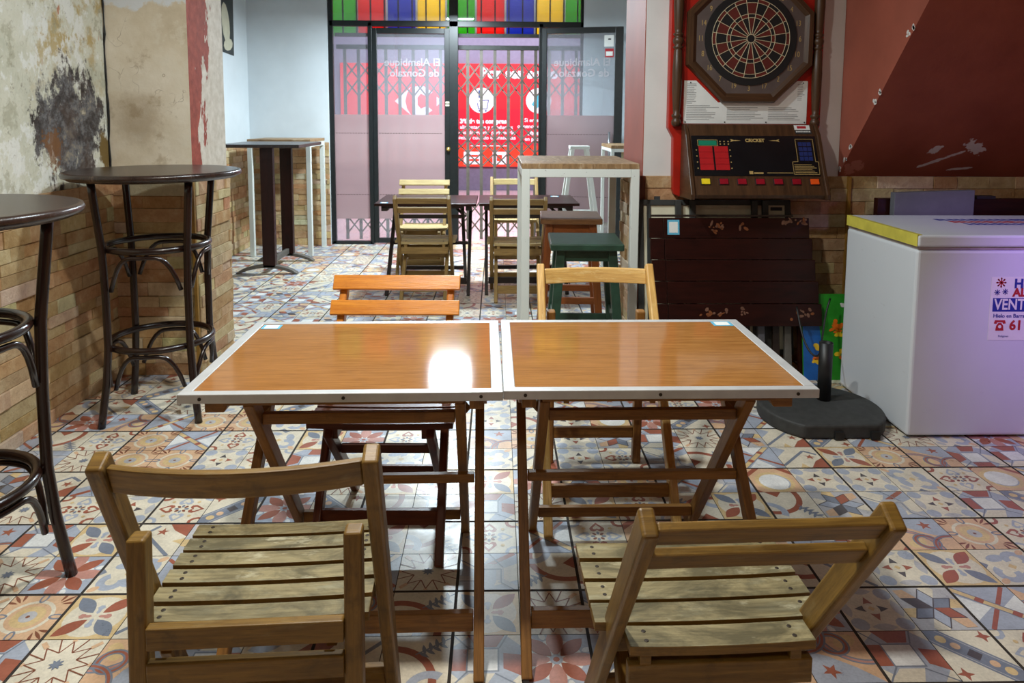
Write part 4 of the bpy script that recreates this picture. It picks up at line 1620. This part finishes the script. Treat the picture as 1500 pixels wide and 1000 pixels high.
b1 = bar_table('tall round bentwood bar table in the corner by the plaster pier', 'bentwood bar tables')
b2 = copy_tree(b1)
tag(b2, 'tall round bentwood bar table cut by the left frame edge')
b1.location, b1.rotation_euler = (-1.595, 3.37, 0), (0, 0, RZ(-37))
b2.location, b2.rotation_euler = (-1.55, 1.95, 0), (0, 0, RZ(30))
sticker(b2, .16, .10, 1.1483, .09, .06).rotation_euler = (0, 0, RZ(-30))

# ------------------------------------------------------------------ pedestal table and white tables in the back room
t = thing('pedestal_bar_table', (-2.0, 6.6, 0), 'dark bar table on two pedestals with arched iron feet by the left wall', 'bar table')
mb = MB()
mb.box((-2.40, 6.2, 1.125), (-1.70, 7.0, 1.155))
mb.build('tabletop', M['bar_top'], t, .006)
for y in (6.33, 6.90):
    mb = MB()
    mb.box((-2.07, y - .03, .06), (-1.96, y + .03, 1.125))
    mb.build('column', M['wenge'], t, .004)
    mb = MB()
    arcp = [(-2.31 + .54 * i / 12, .012 + .075 * math.sin(PI * i / 12) ** .7) for i in range(13)]
    mb.prism(arcp + [(x, max(0.0, z - .03)) for x, z in reversed(arcp)], XZ(y), -.03, .03)
    mb.build('foot', M['iron'], t, .004)
mb = MB()
mb.box((-2.03, 6.36, .08), (-2.0, 6.87, .13))
mb.build('stretcher', M['iron'], t, .003)


def white_table(loc, x0, x1, y0, y1, h, label, leg=.045):
    t = thing('white_framed_bar_table', loc, label, 'bar table', 'white framed bar tables')
    mb = MB()
    mb.box((x0, y0, h - .03), (x1, y1, h))
    mb.build('plank_top', M['plank_top'], t, .003)
    mb = MB()
    e = leg
    for x, y in ((x0, y0), (x1 - e, y0), (x0, y1 - e), (x1 - e, y1 - e)):
        q = MB()
        q.box((x, y, 0), (x + e, y + e, h - .03))
        q.build('leg', M['white_steel'], t, .003)
    mb.box((x0 + e, y0, h - .03 - e), (x1 - e, y0 + e, h - .03))
    mb.box((x0 + e, y1 - e, h - .03 - e), (x1 - e, y1, h - .03))
    mb.box((x0, y0 + e, h - .03 - e), (x0 + e, y1 - e, h - .03))
    mb.box((x1 - e, y0 + e, h - .03 - e), (x1, y1 - e, h - .03))
    mb.build('top_frame', M['white_steel'], t, .003)
    return t


white_table((.46, 4.2, 0), .135, .775, 3.86, 4.66, 1.152, 'tall white steel bar table with plank top against the red pier')
white_table((-2.1, 7.4, 0), -2.46, -1.84, 7.12, 7.72, 1.17, 'white legged table standing behind the dark pedestal table')
white_table((1.3, 7.0, 0), 1.03, 1.5, 6.45, 7.05, 1.15, 'white table half hidden beyond the red pier by the open door', .03)


def stool(loc, w, h, label, leg, top, rz=0.0):
    t = thing('wooden_stool', (0, 0, 0), label, 'stool', 'wooden bar stools')
    mb = MB()
    mb.box((-w / 2, -w / 2, h - .035), (w / 2, w / 2, h))
    mb.build('seat', top, t, .006)
    for a in (-1, 1):
        for b in (-1, 1):
            mb = MB()
            mb.bar((a * (w / 2 - .0), b * (w / 2 - .0), 0), (a * (w / 2 - .055), b * (w / 2 - .055), h - .035), .045, .045, (1, 0, 0))
            mb.build('leg', leg, t, .003)
    mb = MB()
    q = w / 2 - .055
    for s in (-1, 1):
        mb.box((-q, s * q - .011, h - .095), (q, s * q + .011, h - .036))
        mb.box((s * q - .011, -q, h - .095), (s * q + .011, q, h - .036))
    mb.build('apron', leg, t, .002)
    for z, ax in ((.30, 0), (.36, 1)):
        qq = w / 2 - .055 * z / h
        for s in (-1, 1):
            mb = MB()
            if ax == 0:
                mb.box((-qq, s * qq - .011, z - .02), (qq, s * qq + .011, z + .02))
            else:
                mb.box((s * qq - .011, -qq, z - .02), (s * qq + .011, qq, z + .02))
            mb.build('stretcher', leg, t, .002)
    t.location = loc
    t.rotation_euler = (0, 0, rz)
    return t


stool((.462, 3.72, 0), .37, .768, 'dark green painted wooden stool in front of the white bar table', M['green_paint'], M['green_paint'], RZ(-2))
stool((.455, 4.40, 0), .37, .80, 'reddish brown wooden stool behind the green stool', M['teak'], M['teak_top'], RZ(-3))

t = thing('trestle_stool', (.775, 6.75, 0), 'tall white narrow topped metal stool with splayed legs by the open door', 'stool')
mb = MB()
mb.box((.683, 6.67, 1.105), (.867, 6.83, 1.135))
mb.build('seat', M['white_steel'], t, .004)
for a, b in ((-1, -1), (1, -1), (-1, 1), (1, 1)):
    mb = MB()
    mb.bar((.775 + a * .22, 6.75 + b * .2, 0), (.775 + a * .068, 6.75 + b * .06, 1.105), .035, .035)
    mb.build('leg', M['white_steel'], t, .003)
for s in (-1, 1):
    mb = MB()
    mb.tube([(.775 - .145, 6.75 + s * .14, .5), (.775 + .145, 6.75 + s * .14, .5)], .01, 8)
    mb.build('foot_rest', M['white_steel'], t, 0, True)

# ------------------------------------------------------------------ dart machine
YF = YW - 0.055
D = thing('dart_machine', (1.38, YW, .97), 'red electronic dart machine with brown octagon surround on the white wall', 'dart machine')
mb = MB()
right = [(1.795, 1.36), (1.765, 1.28), (1.765, 1.0), (1.745, .965)]
outl = [(.948, 2.75), (.948, 1.345), (.978, 1.29), (.982, 1.0), (.99, .975), (1.02, .962)] + right[::-1] + [(1.795, 2.75)]
mb.prism(outl, XZ(YW), -.055, -.001)
mb.build('back_board', M['red_board'], D, .004)
CX, CZ = 1.378, 1.830
oct_ = lambda r, f=.41421: [(CX - r * f, CZ - r), (CX + r * f, CZ - r), (CX + r, CZ - r * f), (CX + r, CZ + r * f), (CX + r * f, CZ + r), (CX - r * f, CZ + r), (CX - r, CZ + r * f), (CX - r, CZ - r * f)]
mb = MB()
o1, o2, o3 = oct_(.345), oct_(.338), oct_(.295)
lay = [(o1, YF), (o1, YF - .03), (o2, YF - .045), (oct_(.315), YF - .045), (o3, YF - .03)]
for (a, ya), (b, yb) in zip(lay, lay[1:]):
    for i in range(8):
        j = (i + 1) % 8
        pts = [(a[i][0], ya, a[i][1]), (a[j][0], ya, a[j][1]), (b[j][0], yb, b[j][1]), (b[i][0], yb, b[i][1])]
        mb.face(pts, [(0, 0), (.28, 0), (.28, .05), (0, .05)])
mb.build('octagon_frame', M['walnut'], D)
mb = MB()
mb.prism(oct_(.297), XZ(YF), -.03, -.001)
sur = mb.build('surround', M['dart_grey'], D)
nums = [20, 1, 18, 4, 13, 6, 10, 15, 2, 17, 3, 19, 7, 16, 8, 11, 14, 9, 12, 5]
mb = MB()
for i, n in enumerate(nums):
    a = PI / 2 - i * PI / 10
    wall_text(mb, str(n), CX + .272 * math.cos(a) * 1.0, YF - .0308, CZ + .268 * math.sin(a), .042, sx=.75)
mb.build('numerals', M['dart_gold'], sur)
mb = MB()
mb.prism(circ(CX, CZ, .252, 56), XZ(YF), -.036, -.0295)
tb = mb.build('target', M['dart_black'], D)
mb = MB()
RO = .212
rad = [(.018, .112, 0), (.112, .132, 1), (.132, .192, 0), (.192, RO, 1)]
for i in range(20):
    a0, a1 = PI / 2 - (i + .5) * PI / 10, PI / 2 - (i - .5) * PI / 10
    for r0, r1, dt in rad:
        red = (i % 2 == 0) != bool(dt)
        q = [(CX + r * math.cos(a), CZ + r * math.sin(a)) for r, a in [(r1, a0 + (a1 - a0) * s / 4) for s in range(5)] + [(r0, a1 + (a0 - a1) * s / 4) for s in range(5)]]
        mb.face([(x, YF - .0366, z) for x, z in q], m=0 if red else 1)
mb.build('segments', [M['dart_red'], M['dart_black']], tb)
mb = MB()
for r in (.018 + .004, .112, .132, .192, RO):
    mb.tube([(CX + r * math.cos(2 * PI * i / 64), YF - .038, CZ + r * math.sin(2 * PI * i / 64)) for i in range(64)], .0016, 5, True)
for i in range(20):
    a = PI / 2 - (i + .5) * PI / 10
    mb.tube([(CX + r * math.cos(a), YF - .038, CZ + r * math.sin(a)) for r in (.022, RO)], .0016, 5)
mb.build('wire_spider', M['dart_wire'], tb)
mb = MB()
mb.prism(circ(CX, CZ, .018, 16), XZ(YF), -.041, -.036)
mb.build('bullseye', M['dart_black'], tb)
for x in (.985, 1.755):
    mb = MB()
    prof = [(.012, 1.352), (.024, 1.362), (.027, 1.378), (.022, 1.392), (.017, 1.398), (.025, 1.406), (.026, 1.416), (.017, 1.424), (.020, 1.45), (.026, 1.55), (.027, 1.65), (.022, 1.765), (.017, 1.772), (.026, 1.778), (.027, 1.786), (.018, 1.792), (.027, 1.806), (.029, 1.82), (.024, 1.834),
            (.017, 1.84), (.027, 1.848), (.027, 1.856), (.018, 1.862), (.022, 1.88), (.028, 2.0), (.028, 2.15), (.02, 2.35), (.026, 2.45), (.012, 2.47)]
    mb.lathe(prof, (x, YF - .022, 0), 20)
    mb.build('turned_spindle', M['walnut'], D, 0, True)
mb = MB()
pp = [(1.03, 1.37), (1.715, 1.37), (1.715, 1.605), (1.655, 1.605), (1.53, 1.486), (1.22, 1.486), (1.095, 1.605), (1.03, 1.605)]
mb.prism(pp, XZ(YF), -.003, -.0005)
sh = mb.build('rules_sheet', M['paper'], D)
mb = MB()
rt = random.Random(3)
for (x0, x1, za, zb) in ((1.045, 1.24, 1.39, 1.475), (1.27, 1.475, 1.39, 1.46), (1.50, 1.69, 1.39, 1.46), (1.045, 1.10, 1.48, 1.585), (1.66, 1.70, 1.50, 1.59)):
    z = za
    while z < zb:
        mb.box((x0, YF - .0036, z), (x0 + (x1 - x0) * rt.uniform(.55, 1), YF - .003, z + .0035))
        z += .0095
mb.build('fine_print', M['grey_print'], sh)
mb = MB()
for x in (1.04, 1.26, 1.49, 1.705):
    mb.prism(circ(x, 1.378, .004, 8), XZ(YF), -.005, -.003)
for x in (1.065, 1.69):
    mb.prism(circ(x, 1.594, .004, 8), XZ(YF), -.005, -.003)
mb.build('pin', M['dark_print'], sh)
# console: slanted display, button ledge and side cheeks
side = [(YW - .06, 1.366), (YW - .105, 1.366), (YW - .15, 1.312), (YW - .26, 1.085), (YW - .305, 1.0), (YW - .30, .972), (YW - .06, .962)]
mb = MB()
mb.prism([(YW - .0551, 1.366), (YW - .105, 1.366), (YW - .145, 1.306), (YW - .245, 1.092), (YW - .295, .998), (YW - .285, .978), (YW - .0551, .975)], lambda u, v, d: (d, u, v), 1.04, 1.735)
con = mb.build('console_body', M['walnut'], D, .003)
for x0 in (1.018, 1.735):
    mb = MB()
    mb.prism([(u - .006, v) for u, v in side], lambda u, v, d: (d, u, v), x0, x0 + .022)
    mb.build('side_cheek', M['walnut'], D, .004)
P0, P1 = Vector((0, YW - .145, 1.306)), Vector((0, YW - .245, 1.092))
pax = (P0 - P1).normalized()
pn = Vector((0, -pax.z, pax.y))
pl = (P0 - P1).length


def pfr(u, v, d):
    q = P1 + pax * v + pn * d
    return (u, q.y, q.z)


mb = MB()
mb.prism(rect(1.05, .002, 1.725, pl - .002), pfr, .0005, .003)
pan = mb.build('display_panel', M['panel_black'], D)
mb = MB()
for a in (0, 1):
    for b in range(4):
        x0 = 1.085 + a * .084
        z0 = .035 + b * .0345
        mb.prism(rect(x0, z0, x0 + .074, z0 + .033), pfr, .003, .0042)
mb.build('score_display', M['led_red'], pan)
mb = MB()
mb.prism(rect(1.088, .178, 1.185, .205), pfr, .003, .0042)
mb.build('credit_display', M['led_green'], pan)
mb = MB()
for a in range(3):
    for b in range(4):
        mb.prism(rect(1.628 + a * .024, .09 + b * .028, 1.649 + a * .024, .113 + b * .028), pfr, .003, .004)
mb.build('keypad_display', M['led_blue'], pan)


def panel_text(mb, s, u, v, size, bold=0.0, m=0):
    me = text_mesh(s, size, bold)
    for p_ in me.vertices:
        p_.co = Vector(pfr(u + p_.co.x, v + p_.co.y, .0034))
    mb.mesh(me, Matrix.Identity(4), m)
    bpy.data.meshes.remove(me)


mb = MB()
panel_text(mb, 'CRICKET', 1.395, .206, .026, .0012)
for s in (-1, 1):
    for q in ([(1.395 + s * .075, .206), (1.395 + s * .11, .209), (1.395 + s * .11, .203)], [(1.395 + s * .11, .2075), (1.395 + s * .135, .214), (1.395 + s * .128, .206), (1.395 + s * .135, .198), (1.395 + s * .11, .2045)]):
        mb.prism(q if s > 0 else q[::-1], pfr, .003, .0036)
for i in range(4):
    for x in (1.072, 1.254):
        mb.prism(circ(x, .045 + i * .035, .0035, 8), pfr, .003, .0036)
for i in range(3):
    for j in range(2):
        mb.prism(circ(1.205 + .022 * i, .185 + .015 * j, .004, 6), pfr, .003, .0036)
for q in poly_lines([(1.615, .085), (1.615, .215), (1.71, .215), (1.71, .085), (1.725, .083), (1.722, .012), (1.585, .012), (1.585, .083), (1.615, .085)], .0022, False):
    mb.prism(q, pfr, .003, .0036)
for i in range(6):
    mb.prism(rect(1.592, .02 + i * .009, 1.71 - (i % 3) * .012, .023 + i * .009), pfr, .003, .0036)
for q in poly_lines([(1.083, .174), (1.19, .174), (1.19, .209), (1.083, .209)], .002):
    mb.prism(q, pfr, .003, .0036)
mb.prism(rect(1.345, .012, 1.365, .03), pfr, .003, .0036)
mb.prism(rect(1.37, .014, 1.42, .022), pfr, .003, .0036)
mb.prism(rect(1.44, .018, 1.58, .021), pfr, .003, .0036)
mb.build('panel_print', M['dart_gold'], pan)
Q0, Q1 = Vector((0, YW - .245, 1.092)), Vector((0, YW - .295, .998))
qax = (Q0 - Q1).normalized()
qn = Vector((0, -qax.z, qax.y))


def qfr(u, v, d):
    q = Q1 + qax * v + qn * d
    return (u, q.y, q.z)


for i in range(7):
    x = 1.105 + i * .097
    mb = MB()
    mb.prism(rect(x - .026, .056, x + .026, .094), qfr, -.002, .003, m=1)
    mb.prism(rect(x - .022, .060, x + .022, .090), qfr, .003, .008)
    mb.build('push_button', [M['btn_yellow'] if i == 0 else M['btn_orange'] if i == 6 else M['btn_red'], M['black_plastic']], D)
S0, S1 = Vector((0, YW - .105, 1.366)), Vector((0, YW - .145, 1.306))
sax = (S0 - S1).normalized()
sn = Vector((0, -sax.z, sax.y))


def sfr(u, v, d):
    q = S1 + sax * v + sn * d
    return (u, q.y, q.z)


mb = MB()
mb.prism(rect(1.625, .038, 1.71, .068), sfr, .0003, .0012, m=0)
mb.prism(rect(1.64, .046, 1.69, .062), sfr, .0012, .0016, m=1)
mb.prism(rect(1.625, .012, 1.715, .036), sfr, .0003, .0012, m=2)
for i in range(9):
    mb.prism(rect(1.63 + i * .009, .022, 1.636 + i * .009, .030), sfr, .0012, .0016, m=0)
mb.build('notice_sticker', [M['paper'], M['ink_red'], M['dark_print']], D)
mb = MB()
mb.tube([(1.09, YW - .03, .955), (1.12, YW - .035, .94), (1.2, YW - .035, .925), (1.35, YW - .035, .92), (1.5, YW - .035, .935), (1.58, YW - .035, .93), (1.64, YW - .035, .905), (1.66, YW - .035, .86)], .006, 8)
tag(mb.build('power_cable', M['cable'], None, 0, True), 'black cable drooping below the dart machine', 'cable')

# ------------------------------------------------------------------ folded tables leaning on the wall
lean = math.radians(9)


def leanfr(y_top_off):
    yb, zb = YW - .20 - y_top_off, 0.0
    ax = Vector((0, math.sin(lean), math.cos(lean)))
    nn = Vector((0, -math.cos(lean), math.sin(lean)))

    def fr(u, v, d):
        q = Vector((0, yb, zb)) + ax * v + nn * d
        return (u, q.y, q.z)
    return fr


fr1 = leanfr(0.0)
t = thing('folded_table', (1.2, YW - .2, 0), 'folded cream table with dark grey metal frame leaning on the stone wall', 'table', 'folded tables leaning by the freezer')
mb = MB()
for q in (rect(.785, .0, .815, .955), rect(.835, .1, .855, .955), rect(.785, .925, 1.64, .955), rect(1.61, .1, 1.64, .955), rect(.855, .10, 1.61, .13)):
    mb.prism(q, fr1, .0, .025)
mb.build('metal_frame', M['dark_grey_metal'], t, .002)
mb = MB()
mb.prism(rect(.815, .12, .835, .925), fr1, .004, .014)
mb.prism(rect(.855, .13, 1.61, .925), fr1, .004, .014)
mb.build('cream_panel', M['cream_panel'], t)
for x in (1.005, 1.085, 1.43, 1.49):
    mb = MB()
    mb.prism(rect(x - .016, .0, x + .016, .952), fr1, .026, .05)
    mb.build('leg', M['dark_grey_metal'], t, .002)
mb = MB()
for x in (.895,):
    mb.prism(rect(x - .015, .955, x + .015, .975), fr1, .0, .02)
mb.prism(rect(1.53, .895, 1.595, .915), fr1, .014, .017, m=0)
mb.build('clip', M['dark_print'], t)

fr2 = leanfr(0.085)
t = thing('folded_table', (1.3, YW - .285, 0), 'folded dark five board table with blue sticker leaning left of the freezer', 'table', 'folded tables leaning by the freezer')
rows = [(.868, .755), (.755, .64), (.64, .525), (.525, .405), (.405, .285)]
for i, (a, b) in enumerate(rows):
    mb = MB()
    dx = .012 * i
    mb.prism(rect(.905 + .004 * i, b + .0015, 1.700 + dx, a - .0015), fr2, .012 + .006 * i, .036 + .006 * i)
    mb.build('board', M['wenge'], t, .002)
    mb = MB()
    mb.prism(rect(.828 + .004 * i, b + .0015, .903 + .004 * i, a - .0015), fr2, .010 + .006 * i, .034 + .006 * i)
    mb.build('end_board', M['wenge'], t, .002)
mb = MB()
mb.prism(rect(.84, .872, 1.62, .884), fr2, -.006, .02)
mb.build('rear_edge', M['dark_leg'], t, .002)
mb = MB()
mb.prism(rect(.925, .775, .99, .855), fr2, .0362, .037, m=0)
mb.prism(rect(.934, .786, .981, .844), fr2, .037, .0375, m=1)
o = mb.build('sticker', [M['sticker'], M['paper']], t)
o['label'] = 'small blue and white sticker'
mb = MB()
rs = random.Random(5)
for (cx, cz, n, sp, dd) in ((1.19, .81, 12, .05, .0362), (1.34, .82, 4, .025, .0362), (1.64, .85, 12, .05, .0362), (1.56, .83, 4, .03, .0362), (1.12, .36, 5, .03, .0602), (1.2, .36, 6, .035, .0602), (1.33, .365, 6, .03, .0602), (1.64, .35, 9, .06, .0602)):
    for _ in range(n):
        x, z = cx + rs.uniform(-sp, sp), cz + rs.uniform(-sp * .6, sp * .6)
        if not (.76 < z < .866 or .29 < z < .40):
            continue
        mb.prism(ell(x, z, rs.uniform(.004, .02), rs.uniform(.004, .01), rs.uniform(0, 3), 7), fr2, dd, dd + .0006, m=rs.randrange(2))
mb.build('scuffed_patch', [plain('scuff_orange', (128, 72, 34), .6, scale=60), plain('scuff_tan', (120, 84, 66), .6, scale=60)], t)
for x, mt in ((1.36, 'dark_leg'), (1.44, 'grey_card'), (1.52, 'dark_leg'), (1.585, 'iron'), (1.66, 'wenge'), (1.0, 'dark_leg')):
    mb = MB()
    mb.prism(rect(x - .018, 0.0, x + .018, .60), fr2, -.022, .004)
    mb.build('leg', M[mt], t, .002)

# colourful board behind the umbrella base
fr3 = leanfr(0.115)
t = thing('picture_board', (1.8, YW - .3, 0), 'bright green and blue painted board standing behind the umbrella base', 'board')
mb = MB()
mb.prism(rect(1.655, 0.0, 1.935, .46), fr3, -.012, .0)
bd = mb.build('board', M['poster_green'], t)
mb = MB()
mb.prism([(1.655, 0), (1.79, 0), (1.755, .2), (1.735, .38), (1.655, .40)], fr3, .0002, .0012, m=0)
rs = random.Random(8)
for (x, z, c) in ((1.735, .17, 1), (1.73, .13, 2), (1.735, .09, 1), (1.83, .27, 2), (1.85, .25, 1), (1.87, .12, 2), (1.86, .15, 1), (1.84, .3, 2), (1.875, .40, 3)):
    for q in range(3):
        mb.prism(ell(x + rs.uniform(-.02, .02), z + rs.uniform(-.015, .015), rs.uniform(.012, .03), rs.uniform(.008, .014), rs.uniform(-.6, .6), 8), fr3, .0012, .0016 + .0003 * q, m=c)
mb.build('painted_shape', [M['poster_blue'], M['poster_yellow'], M['poster_orange'], M['white_warm']], bd)
mb = MB()
pth = [(1.755, 3.66, .46), (1.72, 3.63, .39), (1.66, 3.53, .27), (1.61, 3.44, .215), (1.578, 3.46, .222), (1.56, 3.52, .28), (1.565, 3.59, .36), (1.57, 3.64, .42)]
pp = []
for i in range(len(pth) - 1):
    for q in range(4):
        a, b, f = Vector(pth[i]), Vector(pth[i + 1]), q / 4
        pp.append(a.lerp(b, f))
pp.append(Vector(pth[-1]))
for _ in range(4):
    pp = [pp[0]] + [(pp[i - 1] + pp[i] * 2 + pp[i + 1]) / 4 for i in range(1, len(pp) - 1)] + [pp[-1]]
mb.tube(pp, .005, 8)
tag(mb.build('power_cable', M['cable'], None, 0, True), 'black cable loop hanging behind the umbrella base pole', 'cable')

# ------------------------------------------------------------------ parasol base
t = thing('umbrella_base', (1.52, 3.22, 0), 'heavy dark grey parasol base with black pole socket by the freezer', 'umbrella base')
out = []
for i in range(40):
    a = 2 * PI * i / 40
    r = .278
    x, y = r * math.cos(a), r * math.sin(a)
    y = max(y, -.225)
    out.append((1.515 + x, 3.215 + y))
mb = MB()
mb.prism(out, XY(0), .002, .066)
mb.build('weight', M['rubber'], t, .012, seg=3)
mb = MB()
mb.lathe([(.031, .06), (.031, .345), (.026, .345), (.026, .2)], (1.565, 3.28, 0), 24)
mb.build('pole_socket', M['black_plastic'], t, 0, True)
for x in (1.50, 1.66):
    mb = MB()
    mb.box((x - .02, 2.976, .004), (x + .02, 2.992, .04))
    mb.build('wheel_lug', M['black_plastic'], t, .002)

# ------------------------------------------------------------------ chest freezer
F = thing('chest_freezer', (2.45, 3.3, 0), 'white chest freezer with ice sale sign, beside the umbrella base', 'freezer')
FX0, FX1, FYa, FYb = 1.805, 3.10, 2.99, 3.62
mb = MB()
mb.box((FX0, FYa + .006, .012), (FX1, FYb, .842))
mb.build('cabinet', M['enamel'], F, .014, seg=3)
mb = MB()
mb.box((FX0 + .005, FYa + .012, .842), (FX1 - .005, FYb - .005, .856))
mb.build('lid_seal', M['seal'], F)
mb = MB()
mb.box((FX0 - .006, FYa - .006, .856), (FX1 + .006, FYb, .908))
lid = mb.build('lid', M['enamel'], F, .01, seg=3)
mb = MB()
mb.box((FX0 - .0085, FYa + .0, .858), (FX0 - .006, FYb - .01, .906))
mb.box((FX0 - .0085, FYa + .0, .906), (FX0 + .012, FYb - .01, .9095))
mb.build('edge_tape', M['tape'], lid)
mb = MB()
rs = random.Random(2)
for i in range(26):
    for j in range(3):
        x = 2.16 + i * .034 + .03 * j
        y = 3.42 - j * .07
        c = (1, 0, 1)[j]
        q = [(x, y), (x + .024, y + .004), (x + .012 + rs.uniform(-.01, .01), y + .055), (x - .006, y + .05)]
        mb.prism(q, XY(.908), .0002, .0008, m=c)
mb.build('lid_print', [M['ink_red'], M['ink_blue']], lid)
FYf = FYa + .006
mb = MB()
mb.box((2.135, FYf - .0012, .445), (2.72, FYf - .0002, .725), m=0)
sg = mb.build('sale_sign', M['paper'], F)
mb = MB()
mb.box((2.147, FYf - .0018, .572), (2.70, FYf - .0012, .632))
wall_text(mb, 'HIELO', 2.235, FYf - .0022, .694, .056, bold=.0022, align='LEFT')
wall_text(mb, 'Hielo en Barra', 2.152, FYf - .0022, .553, .0235, bold=.0004, align='LEFT')
wall_text(mb, 'Poligono', 2.18, FYf - .0022, .463, .013, align='LEFT')


def flake(mb, cx, cz, r):
    for a in range(4):
        c, s = math.cos(a * PI / 4), math.sin(a * PI / 4)
        mb.prism(line(cx - r * c, cz - r * s, cx + r * c, cz + r * s, r * .2), XZ(FYf), -.0022, -.0012)
        for e in (-1, 1):
            x, z = cx + e * r * c * .8, cz + e * r * s * .8
            mb.prism(circ(x, z, r * .18, 6), XZ(FYf), -.0022, -.0012)


flake(mb, 2.163, .657, .013)
flake(mb, 2.198, .66, .013)
mb.build('blue_print', M['ink_blue'], sg)
mb = MB()
flake(mb, 2.178, .70, .022)
wall_text(mb, 'AL', 2.232, FYf - .0022, .655, .05, bold=.0022, align='LEFT')
wall_text(mb, '61', 2.226, FYf - .0022, .51, .058, bold=.002, align='LEFT')
mb.prism([(2.166, .488), (2.202, .488), (2.199, .51), (2.19, .522), (2.178, .522), (2.169, .51)], XZ(FYf), -.0022, -.0012)
mb.prism([(2.158, .520), (2.162, .534), (2.206, .534), (2.21, .520), (2.199, .518), (2.196, .525), (2.172, .525), (2.169, .518)], XZ(FYf), -.0022, -.0012)
mb.build('red_print', M['ink_red'], sg)
mb = MB()
wall_text(mb, 'VENTA', 2.153, FYf - .003, .602, .066, bold=.0015, align='LEFT', sx=.82)
mb.prism(circ(2.184, .506, .007, 10), XZ(FYf), -.003, -.0022)
mb.build('white_print', M['paper'], sg)
mb = MB()
mb.box((FX0 + .03, FYa + .04, 0), (FX1 - .03, FYb - .03, .012))
mb.build('plinth', M['black_plastic'], F)

# things behind the freezer
t = thing('wooden_board', (2.5, 3.78, 0), 'dark wooden boards standing between freezer and stone wall', 'board')
mb = MB()
mb.box((2.0, 3.70, 0), (3.15, 3.74, .985))
mb.build('board', M['wenge'], t, .003)
mb = MB()
mb.box((2.52, 3.69, .985), (2.62, 3.74, 1.0))
mb.build('clip', M['black_plastic'], t)
mb = MB()
mb.prism([(2.06, 0), (2.48, 0), (2.48, 1.035), (2.06, 1.02)], XZ(3.66), -.012, .03)
tag(mb.build('grey_sheet', M['grey_card'], None, .003), 'flat grey panel standing upright behind the freezer lid', 'panel')

# small torn poster in the back room beyond the pier
mb = MB()
mb.prism([(7.02, 2.02), (7.4, 2.0), (7.42, 2.62), (7.0, 2.6)], lambda u, v, d: (XR + d, u, v), .001, .004, m=0)
mb.prism(ell(7.2, 2.3, .1, .2, .2, 12), lambda u, v, d: (XR + d, u, v), .004, .005, m=1)
mb.prism(ell(7.25, 2.1, .12, .06, .2, 10), lambda u, v, d: (XR + d, u, v), .004, .0055, m=1)
tag(mb.build('torn_poster', [M['dark_grey_metal'], M['cream_panel']]), 'torn dark poster on the white wall beside the red corner', 'poster')
